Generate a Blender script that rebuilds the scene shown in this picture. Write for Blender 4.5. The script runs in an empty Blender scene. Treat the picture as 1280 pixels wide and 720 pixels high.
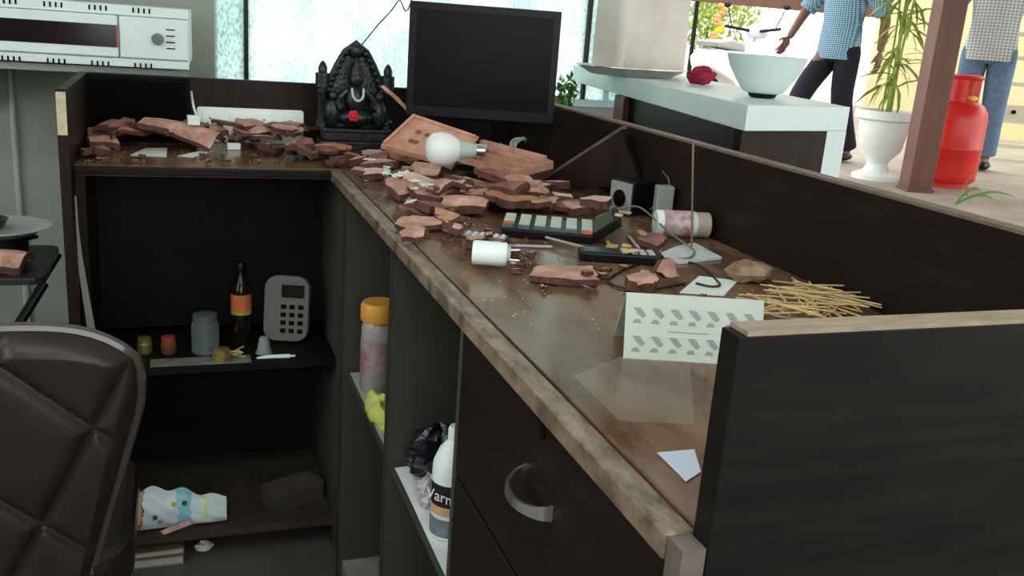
import bpy, bmesh, math, random
from mathutils import Vector, Matrix, Euler

scene = bpy.context.scene
COL = scene.collection
PI = math.pi

# ------------------------------------------------------------------ camera
FPX = 1157.0
AX = Vector((0.94204818, -0.02377828, 0.33463387))     # world X / Y / Z seen in camera space (right, down, forward)
AY = Vector((-0.32771541, -0.2785581, 0.90277793))
AZ = Vector((0.07174847, -0.96012498, -0.27020766))
CAM = Vector((0.0, 0.0, 1.24))
right = Vector((AX[0], AY[0], AZ[0])); down = Vector((AX[1], AY[1], AZ[1])); fwd = Vector((AX[2], AY[2], AZ[2]))
cam_data = bpy.data.cameras.new('camera')
cam_data.sensor_width = 36.0
cam_data.lens = 36.0 * FPX / 1280.0
cam_data.clip_start = 0.02
cam_data.clip_end = 200
cam = bpy.data.objects.new('camera', cam_data)
COL.objects.link(cam)
m = Matrix((right, -down, -fwd)).transposed().to_4x4()
m.translation = CAM
cam.matrix_world = m
scene.camera = cam

# ------------------------------------------------------------------ world and exposure
scene.view_settings.view_transform = 'Standard'
scene.view_settings.look = 'None'
scene.view_settings.gamma = 1.0
scene.view_settings.use_curve_mapping = False
scene.view_settings.exposure = 0.0
world = bpy.data.worlds.new('overcast_sky')
scene.world = world
world.use_nodes = True
wn = world.node_tree.nodes; wl = world.node_tree.links
bg = wn['Background']
bg.inputs['Color'].default_value = (1.0, 1.0, 0.985, 1)
bg.inputs['Strength'].default_value = 3.4


# unseen fill lamps added for camera-facing surfaces (their fixtures are built with the ceiling)
FILL_LAMPS = [(-0.75, 0.1, 2.70), (0.45, -0.7, 2.70)]
for lx, ly, lz in FILL_LAMPS:
    ld = bpy.data.lights.new('fill_light', 'AREA')
    ld.shape = 'RECTANGLE'; ld.size = 1.15; ld.size_y = 0.12
    ld.energy = 13; ld.color = (0.93, 1.0, 0.97)
    lo = bpy.data.objects.new('fill_light', ld); COL.objects.link(lo)
    lo.location = (lx, ly, lz - .08)


# ------------------------------------------------------------------ pixel helpers (directions only; depth comes from what the thing rests on)
def ray(px, py):
    return right * (px - 640) + down * (py - 360) + fwd * FPX


def at_z(px, py, z):
    r = ray(px, py)
    return CAM + r * ((z - CAM.z) / r.z)


def at_y(px, py, y):
    r = ray(px, py)
    return CAM + r * ((y - CAM.y) / r.y)


def at_x(px, py, x):
    r = ray(px, py)
    return CAM + r * ((x - CAM.x) / r.x)


def mpp(p):
    """metres per pixel at a world point"""
    return (Vector(p) - CAM).dot(fwd) / FPX


# ------------------------------------------------------------------ materials
MATS = {}


def mat(name, col, rough=0.5, var=0.0, scale=20.0, bump=0.0, bscale=None, metal=0.0, spec=0.5, stretch=None,
        col2=None, trans=0.0, alpha=None, coat=0.0, ior=1.45, rvar=0.0):
    if name in MATS:
        return MATS[name]
    mt = bpy.data.materials.new(name)
    mt.use_nodes = True
    nt = mt.node_tree; N = nt.nodes; L = nt.links
    b = N['Principled BSDF']
    b.inputs['Base Color'].default_value = (*col, 1)
    b.inputs['Roughness'].default_value = rough
    b.inputs['Metallic'].default_value = metal
    b.inputs['Specular IOR Level'].default_value = spec
    b.inputs['IOR'].default_value = ior
    if trans:
        b.inputs['Transmission Weight'].default_value = trans
    if coat:
        b.inputs['Coat Weight'].default_value = coat
        b.inputs['Coat Roughness'].default_value = 0.08
    if alpha is not None:
        b.inputs['Alpha'].default_value = alpha
    if var or bump or col2 or rvar:
        tc = N.new('ShaderNodeTexCoord')
        mp = N.new('ShaderNodeMapping')
        L.new(tc.outputs['Object'], mp.inputs['Vector'])
        if stretch:
            mp.inputs['Scale'].default_value = stretch
        nz = N.new('ShaderNodeTexNoise')
        nz.inputs['Scale'].default_value = scale
        nz.inputs['Detail'].default_value = 6
        nz.inputs['Roughness'].default_value = 0.65
        L.new(mp.outputs['Vector'], nz.inputs['Vector'])
        if var or col2:
            rp = N.new('ShaderNodeValToRGB')
            c2 = col2 if col2 else tuple(min(1, c * (1 + var)) for c in col)
            c1 = col if col2 else tuple(c * (1 - var) for c in col)
            rp.color_ramp.elements[0].position = 0.33
            rp.color_ramp.elements[1].position = 0.67
            rp.color_ramp.elements[0].color = (*c1, 1)
            rp.color_ramp.elements[1].color = (*c2, 1)
            L.new(nz.outputs['Fac'], rp.inputs['Fac'])
            L.new(rp.outputs['Color'], b.inputs['Base Color'])
        if rvar:
            mr = N.new('ShaderNodeMapRange')
            mr.inputs['From Min'].default_value = 0.3
            mr.inputs['From Max'].default_value = 0.7
            mr.inputs['To Min'].default_value = max(0.02, rough - rvar)
            mr.inputs['To Max'].default_value = rough + rvar
            L.new(nz.outputs['Fac'], mr.inputs['Value'])
            L.new(mr.outputs['Result'], b.inputs['Roughness'])
        if bump:
            nb = nz
            if bscale:
                nb = N.new('ShaderNodeTexNoise')
                nb.inputs['Scale'].default_value = bscale
                nb.inputs['Detail'].default_value = 5
                L.new(mp.outputs['Vector'], nb.inputs['Vector'])
            bp = N.new('ShaderNodeBump')
            bp.inputs['Strength'].default_value = bump
            bp.inputs['Distance'].default_value = 0.004
            L.new(nb.outputs['Fac'], bp.inputs['Height'])
            L.new(bp.outputs['Normal'], b.inputs['Normal'])
    MATS[name] = mt
    return mt


def glass_mat(name, speck):
    """obscured window glass: diffusely transmits the daylight behind it"""
    mt = bpy.data.materials.new(name); mt.use_nodes = True
    nt = mt.node_tree; N = nt.nodes; L = nt.links
    out = N['Material Output']; N.remove(N['Principled BSDF'])
    tc = N.new('ShaderNodeTexCoord'); mp = N.new('ShaderNodeMapping')
    L.new(tc.outputs['Object'], mp.inputs['Vector'])
    mp.inputs['Scale'].default_value = (1.6, 1.0, 0.8)
    n1 = N.new('ShaderNodeTexNoise'); n1.inputs['Scale'].default_value = 90; n1.inputs['Detail'].default_value = 5
    n2 = N.new('ShaderNodeTexNoise'); n2.inputs['Scale'].default_value = 4.5; n2.inputs['Detail'].default_value = 3
    L.new(mp.outputs['Vector'], n1.inputs['Vector']); L.new(mp.outputs['Vector'], n2.inputs['Vector'])
    r1 = N.new('ShaderNodeValToRGB')
    r1.color_ramp.elements[0].position = 0.34; r1.color_ramp.elements[0].color = (*speck, 1)
    r1.color_ramp.elements[1].position = 0.56; r1.color_ramp.elements[1].color = (0.86, 0.97, 0.95, 1)
    L.new(n1.outputs['Fac'], r1.inputs['Fac'])
    r2 = N.new('ShaderNodeValToRGB')
    r2.color_ramp.elements[0].position = 0.38; r2.color_ramp.elements[0].color = (0.82, 0.92, 0.91, 1)
    r2.color_ramp.elements[1].position = 0.58; r2.color_ramp.elements[1].color = (1, 1, 1, 1)
    L.new(n2.outputs['Fac'], r2.inputs['Fac'])
    mx = N.new('ShaderNodeMixRGB'); mx.blend_type = 'MULTIPLY'; mx.inputs['Fac'].default_value = 1
    L.new(r1.outputs['Color'], mx.inputs['Color1']); L.new(r2.outputs['Color'], mx.inputs['Color2'])
    tr = N.new('ShaderNodeBsdfTranslucent'); gl = N.new('ShaderNodeBsdfGlossy')
    gl.inputs['Roughness'].default_value = 0.25
    L.new(mx.outputs['Color'], tr.inputs['Color'])
    ms = N.new('ShaderNodeMixShader'); ms.inputs['Fac'].default_value = 0.05
    L.new(tr.outputs[0], ms.inputs[1]); L.new(gl.outputs[0], ms.inputs[2])
    L.new(ms.outputs[0], out.inputs['Surface'])
    return mt


def check_mat(name, base, line, scale_h=26.0, scale_v=16.0):
    """woven check cloth: two wave stripes"""
    mt = bpy.data.materials.new(name); mt.use_nodes = True
    nt = mt.node_tree; N = nt.nodes; L = nt.links
    b = N['Principled BSDF']; b.inputs['Roughness'].default_value = 0.9
    tc = N.new('ShaderNodeTexCoord')
    w1 = N.new('ShaderNodeTexWave'); w1.bands_direction = 'Z'; w1.inputs['Scale'].default_value = scale_h / 6.283
    w1.inputs['Distortion'].default_value = 0.6
    w2 = N.new('ShaderNodeTexWave'); w2.bands_direction = 'X'; w2.inputs['Scale'].default_value = scale_v / 6.283
    w2.inputs['Distortion'].default_value = 0.6
    for w in (w1, w2):
        L.new(tc.outputs['Object'], w.inputs['Vector'])
    ad = N.new('ShaderNodeMath'); ad.operation = 'ADD'
    L.new(w1.outputs['Fac'], ad.inputs[0]); L.new(w2.outputs['Fac'], ad.inputs[1])
    rp = N.new('ShaderNodeValToRGB')
    rp.color_ramp.elements[0].position = 0.35; rp.color_ramp.elements[0].color = (*line, 1)
    rp.color_ramp.elements[1].position = 0.75; rp.color_ramp.elements[1].color = (*base, 1)
    hf = N.new('ShaderNodeMath'); hf.operation = 'MULTIPLY'; hf.inputs[1].default_value = 0.5
    L.new(ad.outputs[0], hf.inputs[0]); L.new(hf.outputs[0], rp.inputs['Fac'])
    L.new(rp.outputs['Color'], b.inputs['Base Color'])
    return mt


WALNUT = mat('dark_walnut_laminate', (0.0065, 0.0055, 0.005), 0.5, spec=.16, col2=(0.014, 0.012, 0.0105), scale=9, stretch=(0.8, 6, 6), bump=0.05, rvar=0.06)
WALNUT_V = mat('walnut_laminate_upright', (0.010, 0.006, 0.0052), 0.45, spec=.2, col2=(0.024, 0.0135, 0.0115), scale=8, stretch=(5, 5, 0.7), bump=0.05)
WALNUT_Y = mat('walnut_laminate_long', (0.010, 0.0065, 0.0055), 0.42, spec=.18, col2=(0.021, 0.014, 0.0115), scale=8, stretch=(5, 0.6, 5), bump=0.05)
TOPMAT = mat('brown_worktop_laminate', (0.085, 0.044, 0.024), 0.17, spec=.22, col2=(0.235, 0.145, 0.08), scale=5, stretch=(3.2, 0.9, 1), rvar=0.12, bump=0.04, bscale=60)
EDGE = mat('worn_pale_edge_strip', (0.055, 0.035, 0.023), 0.4, col2=(0.34, 0.255, 0.175), scale=22, stretch=(3, 1, 1), bump=0.15)
GREYLAM = mat('grey_green_inner_laminate', (0.056, 0.062, 0.051), 0.5, var=0.12, spec=.3, scale=6, stretch=(2, 2, 0.8))
RAWEDGE = mat('raw_board_edge', (0.55, 0.48, 0.34), 0.8, var=0.2, scale=40)
STEEL = mat('brushed_steel', (0.62, 0.62, 0.6), 0.28, metal=1.0, var=0.1, scale=30)
CHROME = mat('chrome', (0.82, 0.83, 0.82), 0.30, metal=1.0)
CLAY = [mat('terracotta_pink', (0.33, 0.165, 0.125), 0.85, col2=(0.66, 0.41, 0.325), scale=28, bump=0.35, bscale=90),
        mat('terracotta_orange', (0.36, 0.14, 0.075), 0.85, col2=(0.58, 0.27, 0.15), scale=28, bump=0.35, bscale=90),
        mat('terracotta_dark', (0.15, 0.062, 0.046), 0.8, col2=(0.32, 0.155, 0.12), scale=28, bump=0.35, bscale=90),
        mat('terracotta_pale', (0.50, 0.33, 0.27), 0.85, col2=(0.74, 0.55, 0.46), scale=28, bump=0.35, bscale=90)]
SIDE_SHADE = mat('shaded_clay_sides', (0.055, 0.023, 0.017), 0.85, col2=(0.13, 0.06, 0.045), scale=30, bump=.4, bscale=110)  # broken shard sides painted darker to stand in for shade
WHITEP = mat('white_plastic', (0.82, 0.92, 0.90), 0.4, var=0.04, scale=15)
PAPER = mat('white_paper', (0.78, 0.82, 0.82), 0.8, var=0.05, scale=25)
BLACKP = mat('black_plastic', (0.005, 0.005, 0.006), 0.35, spec=.25)
BLACKM = mat('black_matte', (0.004, 0.004, 0.0045), 0.8, spec=.1)
GREYP = mat('grey_plastic', (0.28, 0.30, 0.29), 0.5, var=0.08)
WALLM = mat('grey_green_paint', (0.30, 0.34, 0.30), 0.8, var=0.07, scale=3, bump=0.05, bscale=120)
FLOORM = mat('dark_floor_tile', (0.10, 0.095, 0.085), 0.35, var=0.2, scale=4)
WOODPOST = mat('red_brown_painted_wood', (0.115, 0.043, 0.027), 0.5, var=0.18, scale=6, stretch=(4, 4, 0.5))
CORD = mat('black_cord', (0.012, 0.012, 0.013), 0.5)
CORDG = mat('grey_cord', (0.19, 0.17, 0.15), 0.5)
STRAW = mat('straw_stick', (0.58, 0.43, 0.21), 0.7, var=0.2, scale=60)
LEAFY = mat('yellow_green_leaf', (0.25, 0.34, 0.06), 0.6, var=0.3, scale=12)
LEAFG = mat('green_leaf', (0.06, 0.20, 0.03), 0.5, var=0.3, scale=12)
CREAMP = mat('cream_paint', (0.50, 0.46, 0.34), 0.6, var=0.05)


# ------------------------------------------------------------------ mesh builder
class MB:
    def __init__(s):
        s.v = []; s.f = []

    def add(s, verts, faces, M=None):
        o = len(s.v)
        for v in verts:
            v = Vector(v)
            s.v.append(M @ v if M else v)
        for f in faces:
            s.f.append([i + o for i in f])
        return s

    def box(s, x0, x1, y0, y1, z0, z1, M=None):
        v = [(x0, y0, z0), (x1, y0, z0), (x1, y1, z0), (x0, y1, z0), (x0, y0, z1), (x1, y0, z1), (x1, y1, z1), (x0, y1, z1)]
        return s.add(v, [(0, 3, 2, 1), (4, 5, 6, 7), (0, 1, 5, 4), (1, 2, 6, 5), (2, 3, 7, 6), (3, 0, 4, 7)], M)

    def prism(s, poly, z0, z1, M=None):
        n = len(poly)
        v = [(p[0], p[1], z0) for p in poly] + [(p[0], p[1], z1) for p in poly]
        f = [tuple(reversed(range(n))), tuple(range(n, 2 * n))]
        for i in range(n):
            j = (i + 1) % n
            f.append((i, j, n + j, n + i))
        return s.add(v, f, M)

    def lathe(s, prof, n=24, M=None, cap0=True, cap1=True):
        v = []; f = []
        for r, z in prof:
            for k in range(n):
                a = 2 * PI * k / n
                v.append((r * math.cos(a), r * math.sin(a), z))
        m_ = len(prof)
        for i in range(m_ - 1):
            for k in range(n):
                j = (k + 1) % n
                f.append((i * n + k, i * n + j, (i + 1) * n + j, (i + 1) * n + k))
        if cap0 and prof[0][0] > 1e-6:
            f.append(tuple(reversed(range(n))))
        if cap1 and prof[-1][0] > 1e-6:
            f.append(tuple(range((m_ - 1) * n, m_ * n)))
        return s.add(v, f, M)

    def tube(s, pts, r, n=8, closed=False, flat=None):
        pts = [Vector(p) for p in pts]
        m_ = len(pts)
        rs = r if isinstance(r, (list, tuple)) else [r] * m_
        v = []; f = []
        up = Vector((0, 0, 1))
        prev = None
        for i, p in enumerate(pts):
            a = pts[(i - 1) % m_] if (i > 0 or closed) else pts[i]
            b = pts[(i + 1) % m_] if (i < m_ - 1 or closed) else pts[i]
            t = (b - a).normalized()
            if prev is None:
                q = up if abs(t.dot(up)) < 0.95 else Vector((1, 0, 0))
                nx = t.cross(q).normalized()
            else:
                nx = (prev - t * prev.dot(t)).normalized()
            prev = nx
            ny = t.cross(nx)
            for k in range(n):
                an = 2 * PI * k / n
                v.append(p + (nx * math.cos(an) + ny * math.sin(an) * (flat or 1)) * rs[i])
        for i in range(m_ if closed else m_ - 1):
            j = (i + 1) % m_
            for k in range(n):
                l = (k + 1) % n
                f.append((i * n + k, i * n + l, j * n + l, j * n + k))
        if not closed:
            f.append(tuple(reversed(range(n)))); f.append(tuple(range((m_ - 1) * n, m_ * n)))
        return s.add(v, f)

    def ell(s, c, r, n=16, m_=10, M=None):
        prof = [(math.sin(PI * i / m_), -math.cos(PI * i / m_)) for i in range(m_ + 1)]
        prof[0] = (0.001, -1); prof[-1] = (0.001, 1)
        T = Matrix.Translation(Vector(c)) @ Matrix.Diagonal((r[0], r[1], r[2], 1))
        return s.lathe(prof, n, (M @ T) if M else T)

    def build(s, name, material, parent=None, smooth=False, bevel=0.0, loc=None, rot=None):
        me = bpy.data.meshes.new(name)
        me.from_pydata([tuple(v) for v in s.v], [], s.f)
        me.validate()
        bm = bmesh.new(); bm.from_mesh(me)
        bmesh.ops.recalc_face_normals(bm, faces=bm.faces)
        bm.to_mesh(me); bm.free()
        if smooth:
            for p in me.polygons:
                p.use_smooth = True
        me.materials.append(material)
        o = bpy.data.objects.new(name, me)
        COL.objects.link(o)
        if parent:
            o.parent = parent
        if loc is not None:
            o.location = loc
        if rot is not None:
            o.rotation_euler = rot
        if bevel:
            bv = o.modifiers.new('bevel', 'BEVEL'); bv.width = bevel; bv.segments = 2; bv.limit_method = 'ANGLE'
        if smooth:
            try:
                me.set_sharp_from_angle(angle=math.radians(40))
            except Exception:
                pass
        return o


def tag(o, label=None, cat=None, group=None, kind=None):
    if label: o['label'] = label
    if cat: o['category'] = cat
    if group: o['group'] = group
    if kind: o['kind'] = kind
    return o


def thing(name, label, cat, loc=(0, 0, 0), rot=(0, 0, 0), group=None):
    o = bpy.data.objects.new(name, None)
    o.empty_display_size = 0.05
    COL.objects.link(o)
    o.location = loc
    o.rotation_euler = rot
    return tag(o, label, cat, group)


def bez(pts, n=8):
    """Catmull-Rom through points"""
    pts = [Vector(p) for p in pts]
    P = [pts[0] * 2 - pts[1]] + pts + [pts[-1] * 2 - pts[-2]]
    out = []
    for i in range(1, len(P) - 2):
        for k in range(n):
            t = k / n
            a, b, c, d = P[i - 1], P[i], P[i + 1], P[i + 2]
            out.append(0.5 * ((2 * b) + (c - a) * t + (2 * a - 5 * b + 4 * c - d) * t * t + (3 * b - a - 3 * c + d) * t ** 3))
    out.append(pts[-1])
    return out


def rbox(w, d, h, r, n=5):
    """rounded-rectangle outline"""
    out = []
    for cx, cy, a0 in ((w / 2 - r, d / 2 - r, 0), (-w / 2 + r, d / 2 - r, 90), (-w / 2 + r, -d / 2 + r, 180), (w / 2 - r, -d / 2 + r, 270)):
        for k in range(n):
            a = math.radians(a0 + 90 * k / (n - 1))
            out.append((cx + r * math.cos(a), cy + r * math.sin(a)))
    return out


def lettering(name, body, size, material, parent, loc, rot, extrude=0.0003):
    cu = bpy.data.curves.new(name, 'FONT')
    cu.body = body; cu.size = size; cu.extrude = extrude; cu.align_x = 'CENTER'; cu.align_y = 'CENTER'
    cu.materials.append(material)
    tmp = bpy.data.objects.new(name, cu)
    COL.objects.link(tmp)
    bpy.context.view_layer.update()
    me = bpy.data.meshes.new_from_object(tmp.evaluated_get(bpy.context.evaluated_depsgraph_get()))
    bpy.data.objects.remove(tmp)
    me.materials.clear(); me.materials.append(material)
    o = bpy.data.objects.new(name, me)
    COL.objects.link(o)
    o.parent = parent; o.location = loc; o.rotation_euler = rot
    return o


# ------------------------------------------------------------------ main dimensions
D = 0.92            # worktop height
XO, XI = 0.303, 0.328   # outer edge / inner groove of the long worktop
XB = 0.848          # inner face of the long upstand
YN = 0.485          # near end of the long worktop
YB = 2.39           # inner face of the rear upstand
YF = 1.99           # front edge of the rear wing
XL = -0.196         # left end of the rear wing
UT = 1.07           # top of the upstands
YW = 2.90           # window wall
GZ = 0.42           # raised terrace outside

# ------------------------------------------------------------------ the setting
def struct(name, mb, material, **k):
    o = mb.build(name, material, **k)
    return tag(o, kind='structure')


struct('floor', MB().box(-2.2, 2.7, -2.2, YW, -0.1, 0), FLOORM)
struct('ceiling', MB().box(-2.2, 2.7, -2.2, YW + .15, 2.75, 2.9), mat('white_ceiling_paint', (0.7, 0.72, 0.7), 0.9))
for lx, ly, lz in FILL_LAMPS:
    cf_ = thing('fill_light_fixture', 'added white fill-light batten on the unseen ceiling', 'light', (lx, ly, 2.75), group='added fill-light battens')  # fixture added to go with the unseen fill lamps
    MB().box(-.62, .62, -.05, .05, -.05, 0).build('housing', mat('fill_light_housing', (.7, .7, .7), .5), cf_)
    MB().tube([(-.59, 0, -.066), (.59, 0, -.066)], .014, 10).build('tube', mat('fill_light_tube', (.8, .8, .8), .3), cf_)
struct('terrace_shade_roof', MB().box(2.7, 7.2, -2.2, 6.2, 2.75, 2.9).box(2.3, 2.7, YW + .15, 6.2, 2.75, 2.9), mat('shade_roof_brown', (.35, .28, .22), .9))  # unseen roof added over the terrace to cut the light there
struct('wall_left', MB().box(-2.35, -2.2, -2.2, YW + .15, 0, 1.0).box(-2.35, -2.2, -2.2, YW + .15, 2.45, 2.75).box(-2.35, -2.2, -2.2, -.6, 1.0, 2.45).box(-2.35, -2.2, 1.9, YW + .15, 1.0, 2.45), WALLM)  # unseen wall; opening added to light the service counter's left face
xw0 = at_y(268, 60, YW).x
xw1 = at_y(800, 130, YW).x
struct('wall_back', MB().box(-2.2, xw0, YW, YW + .15, 0, 2.75).box(xw0, xw1 + .12, YW, YW + .15, 0, 1.0).box(xw0, xw1 + .12, YW, YW + .15, 2.3, 2.75), WALLM)
struct('wall_near', MB().box(-2.2, 2.7, -2.35, -2.2, 0, 0.95).box(-2.2, -0.9, -2.35, -2.2, 0.95, 2.75), WALLM)
struct('trim_1', MB().box(xw1 + .0, xw1 + .12, YW, YW + .15, 1.0, 2.3), WOODPOST)
# window of obscured glass in front of the desk: frame, mullions, panes
FRAMEM = mat('pale_window_frame', (0.55, 0.72, 0.72), 0.5)
win = thing('window_1', None, None, (0, YW + 0.06, 1.0)); win['kind'] = 'structure'
xm = [xw0, at_y(309, 60, YW).x, at_y(741, 60, YW).x, at_y(764, 130, YW).x, xw1]
gm = glass_mat('obscured_glass', (0.56, 0.63, 0.62))
gm2 = glass_mat('obscured_glass_teal', (0.33, 0.52, 0.54))
for i in range(4):
    MB().box(xm[i] + .006, xm[i + 1] - .006, -.003, .003, 0.02, 1.29).build('pane', gm2 if i in (0, 3) else gm, win)
for i, x in enumerate(xm):
    MB().box(x - .006, x + .006, -.02, .02, 0.02, 1.29).build('mullion', BLACKP if i in (1, 2) else FRAMEM, win)
MB().box(xw0 - .01, xw1 + .01, -.03, .03, 0.0, 0.022).box(xw0 - .01, xw1 + .01, -.03, .03, 1.28, 1.3).build('window_frame', FRAMEM, win)

# raised terrace and yard outside
struct('terrace', MB().box(2.7, 30, -6, 40, -0.1, GZ).box(-12, 2.7, YW + .15, 40, -.1, GZ), mat('pale_stone_paving', (0.33, 0.29, 0.23), 0.7, var=0.22, scale=3, bump=0.1))

# ------------------------------------------------------------------ reception desk
wt = thing('reception_worktop', 'brown L-shaped reception worktop strewn with broken tiles', 'worktop', (0, 0, D))
MB().prism([(XI + .001, YN), (XB, YN), (XB, YB), (XL, YB), (XL, YF), (XI + .001, YF)], -0.022, 0).build('top_board', TOPMAT, wt, bevel=0.001)
MB().box(XO, XI - .001, YN, YF - .004, -0.022, -0.0015).build('edge_strip', EDGE, wt, bevel=0.002)
tag(MB().box(XL, XO, YF - .02, YF - .001, -0.016, -0.001).build('edge_strip', WALNUT, wt, bevel=0.002), 'dark front edge of the rear wing')

dc = thing('drawer_cabinet', 'dark walnut drawer cabinet with one chrome pull handle', 'cabinet', (XO + .012, YN, 0))
Lc = 1.005 - YN
MB().box(0.018, .5, 0.0, 0.02, 0, .897).box(0.018, .5, Lc - .02, Lc, 0, .897).box(.018, .5, .02, Lc - .02, 0, .06).box(.48, .5, .02, Lc - .02, .06, .897).build('carcass', WALNUT, dc)
def drawer(z0, z1, handle):
    d = MB().box(0, .018, .004, Lc - .002, z0, z1).build('drawer', WALNUT_Y, dc, bevel=0.0015)
    if handle:
        c = at_x(672, 617, XO + .012) - dc.location
        hw = .040
        pts = bez([(0.004, c.y + hw, c.z + .004), (-.012, c.y + hw * .9, c.z + .002), (-.027, c.y + hw * .45, c.z), (-.029, c.y - hw * .3, c.z), (-.016, c.y - hw * .85, c.z), (0.004, c.y - hw, c.z)], 6)
        h = MB()
        # flat curved bow: ribbon with height
        n = len(pts)
        vs = []; fs = []
        for i, p in enumerate(pts):
            t = i / (n - 1)
            hh = .0045 + .005 * abs(2 * t - 1) ** 2
            for dz, dx in ((-hh, 0), (-hh, .004), (hh, .004), (hh, 0)):
                vs.append((p.x + dx, p.y, p.z + dz))
        for i in range(n - 1):
            for k in range(4):
                fs.append((i * 4 + k, i * 4 + (k + 1) % 4, (i + 1) * 4 + (k + 1) % 4, (i + 1) * 4 + k))
        fs.append((0, 1, 2, 3)); fs.append(((n - 1) * 4, (n - 1) * 4 + 3, (n - 1) * 4 + 2, (n - 1) * 4 + 1))
        h.add(vs, fs)
        tag(h.build('handle', CHROME, d, smooth=True), 'chrome bow pull handle')
        k = at_x(678, 540, XO + .012) - dc.location
        MB().lathe([(.008, -.002), (.008, .001), (.003, .0015)], 14, Matrix.Translation((0.0, k.y, k.z)) @ Matrix.Rotation(-PI / 2, 4, 'Y')).build('lock', BLACKP, d, smooth=True)
    return d
drawer(.702, .893, True)
drawer(.40, .696, False)
drawer(.07, .394, False)

oc = thing('open_cabinet', 'grey-lined open shelf cabinet between the drawers and the corner', 'cabinet', (XO + .012, 1.005, 0))
y1, y2, y3 = 0.0, 1.41 - 1.005, 1.86 - 1.005
GREY_EDGE = mat('dark_board_edge', (0.035, 0.03, 0.024), 0.5)
for y in (y2, y3):
    p = MB().box(0.002, .5, y - .009, y + .009, 0, .897).build('divider', GREYLAM, oc)
    MB().box(0, .002, y - .009, y + .009, 0, .897).build('edge_band', GREY_EDGE, p)
MB().box(0, .5, y1, y1 + .012, 0, .897).build('side_panel', GREYLAM, oc)
MB().box(.5, .515, y1, y3 + .009, 0, .897).build('back_panel', GREYLAM, oc)
MB().box(.01, .5, y1 + .012, y2 - .009, .50, .513).build('shelf', GREYLAM, oc)
MB().box(.01, .5, y2 + .009, y3 - .009, .50, .513).build('shelf', GREYLAM, oc)
MB().box(.01, .5, y1 + .012, y2 - .009, .0, .05).build('plinth', GREYLAM, oc)
MB().box(.01, .5, y2 + .009, y3 - .009, .0, .05).build('plinth', mat('pale_shelf_board', (0.3, 0.29, 0.25), 0.6, var=.2), oc)

rc = thing('rear_cabinet', 'black open cabinet under the rear wing of the desk', 'cabinet', (XL, YF, 0))
W = .345 - XL
BLK = mat('black_laminate', (0.005, 0.005, 0.005), 0.5, spec=.15, col2=(0.010, 0.010, 0.010), scale=5)
MB().box(0, .018, 0.0, YB - YF, 0, .897).build('side_panel', WALNUT_V, rc)
MB().box(W - .02, W, 0.0, YB - YF, 0, .897).build('side_panel', GREYLAM, rc)
MB().box(.018, W - .02, YB - YF - .015, YB - YF, 0, .897).build('back_panel', BLK, rc)
MB().box(.018, W - .02, .24, .252, .50, .897).build('modesty_panel', BLK, rc)
z_s = at_y(300, 455, YF).z
MB().box(.018, W - .02, 0.005, YB - YF - .015, z_s - .018, z_s).build('shelf', BLK, rc)
z_b = at_y(220, 668, YF).z
tag(MB().box(.018, W - .02, 0.0, YB - YF - .015, z_b - .018, z_b).build('shelf', mat('dusty_brown_board', (0.026, 0.019, 0.014), .6, col2=(.065, .052, .04), scale=12), rc), 'dusty brown bottom shelf')

# upstands
up = thing('upstand_panel', 'long dark walnut upstand along the back of the worktop', 'panel', (XB, YN, 0))
MB().box(0, .022, 0.0, YB - YN + .022, 0, UT - .004).build('board', WALNUT_Y, up)
MB().box(-.001, .023, 0.0, YB - YN + .022, UT - .004, UT).build('top_edge', mat('dusty_top_edge', (.16, .12, .09), .6, var=.3, scale=30), up)
up2 = thing('upstand_panel', 'dark brown upstand behind the rear wing below the window', 'panel', (XL, YB, 0))
MB().box(0, XB - XL, 0.0, .022, 0, UT).build('board', WALNUT_V, up2, bevel=.001)
up3 = thing('upstand_panel', 'short side upstand at the rear wing with a pale chipped edge', 'panel', (XL - .02, YF - .06, 0))
MB().box(0, .019, 0.0, YB - YF + .082, 0, UT).build('board', WALNUT_V, up3, bevel=.001)
tag(MB().box(0.001, .018, -.0015, 0.0, UT - .085, UT - .005).build('edge_chip', RAWEDGE, up3), 'pale raw chip on the board edge')
ep = thing('end_panel', 'wide dark walnut end panel closing the near end of the desk', 'panel', (XI - .004, YN - .022, 0))
MB().box(0, XB + .022 - XI + .004, 0, .021, 0, UT - .004).build('board', WALNUT, ep, bevel=.001)
tag(MB().box(0.006, XB + .022 - XI + .004, 0, .021, UT - .004, UT - .001).build('top_edge', mat('dusty_tan_edge', (.30, .24, .17), .55, var=.3, scale=30, stretch=(.6, 4, 1)), ep), 'dusty tan top edge')
tag(MB().box(XO + .002 - ep.location.x, -.001, .001, .021, 0, D - .003).build('edge_post', mat('scuffed_grey_edge', (.09, .075, .062), .5, col2=(.16, .14, .12), scale=20), ep), 'scuffed grey end of the carcass')

# ------------------------------------------------------------------ resting things on the worktop
CELL = 0.006
NX, NY = int((XB - XL) / CELL) + 2, int((YB - YN) / CELL) + 2
HM = [[D] * NY for _ in range(NX)]


def cell(x, y):
    return min(max(int((x - XL) / CELL), 0), NX - 1), min(max(int((y - YN) / CELL), 0), NY - 1)


def hgt(x, y):
    i, j = cell(x, y)
    return HM[i][j]


def root_mat(o):
    return Matrix.LocRotScale(o.location, o.rotation_euler, o.scale)


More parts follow.
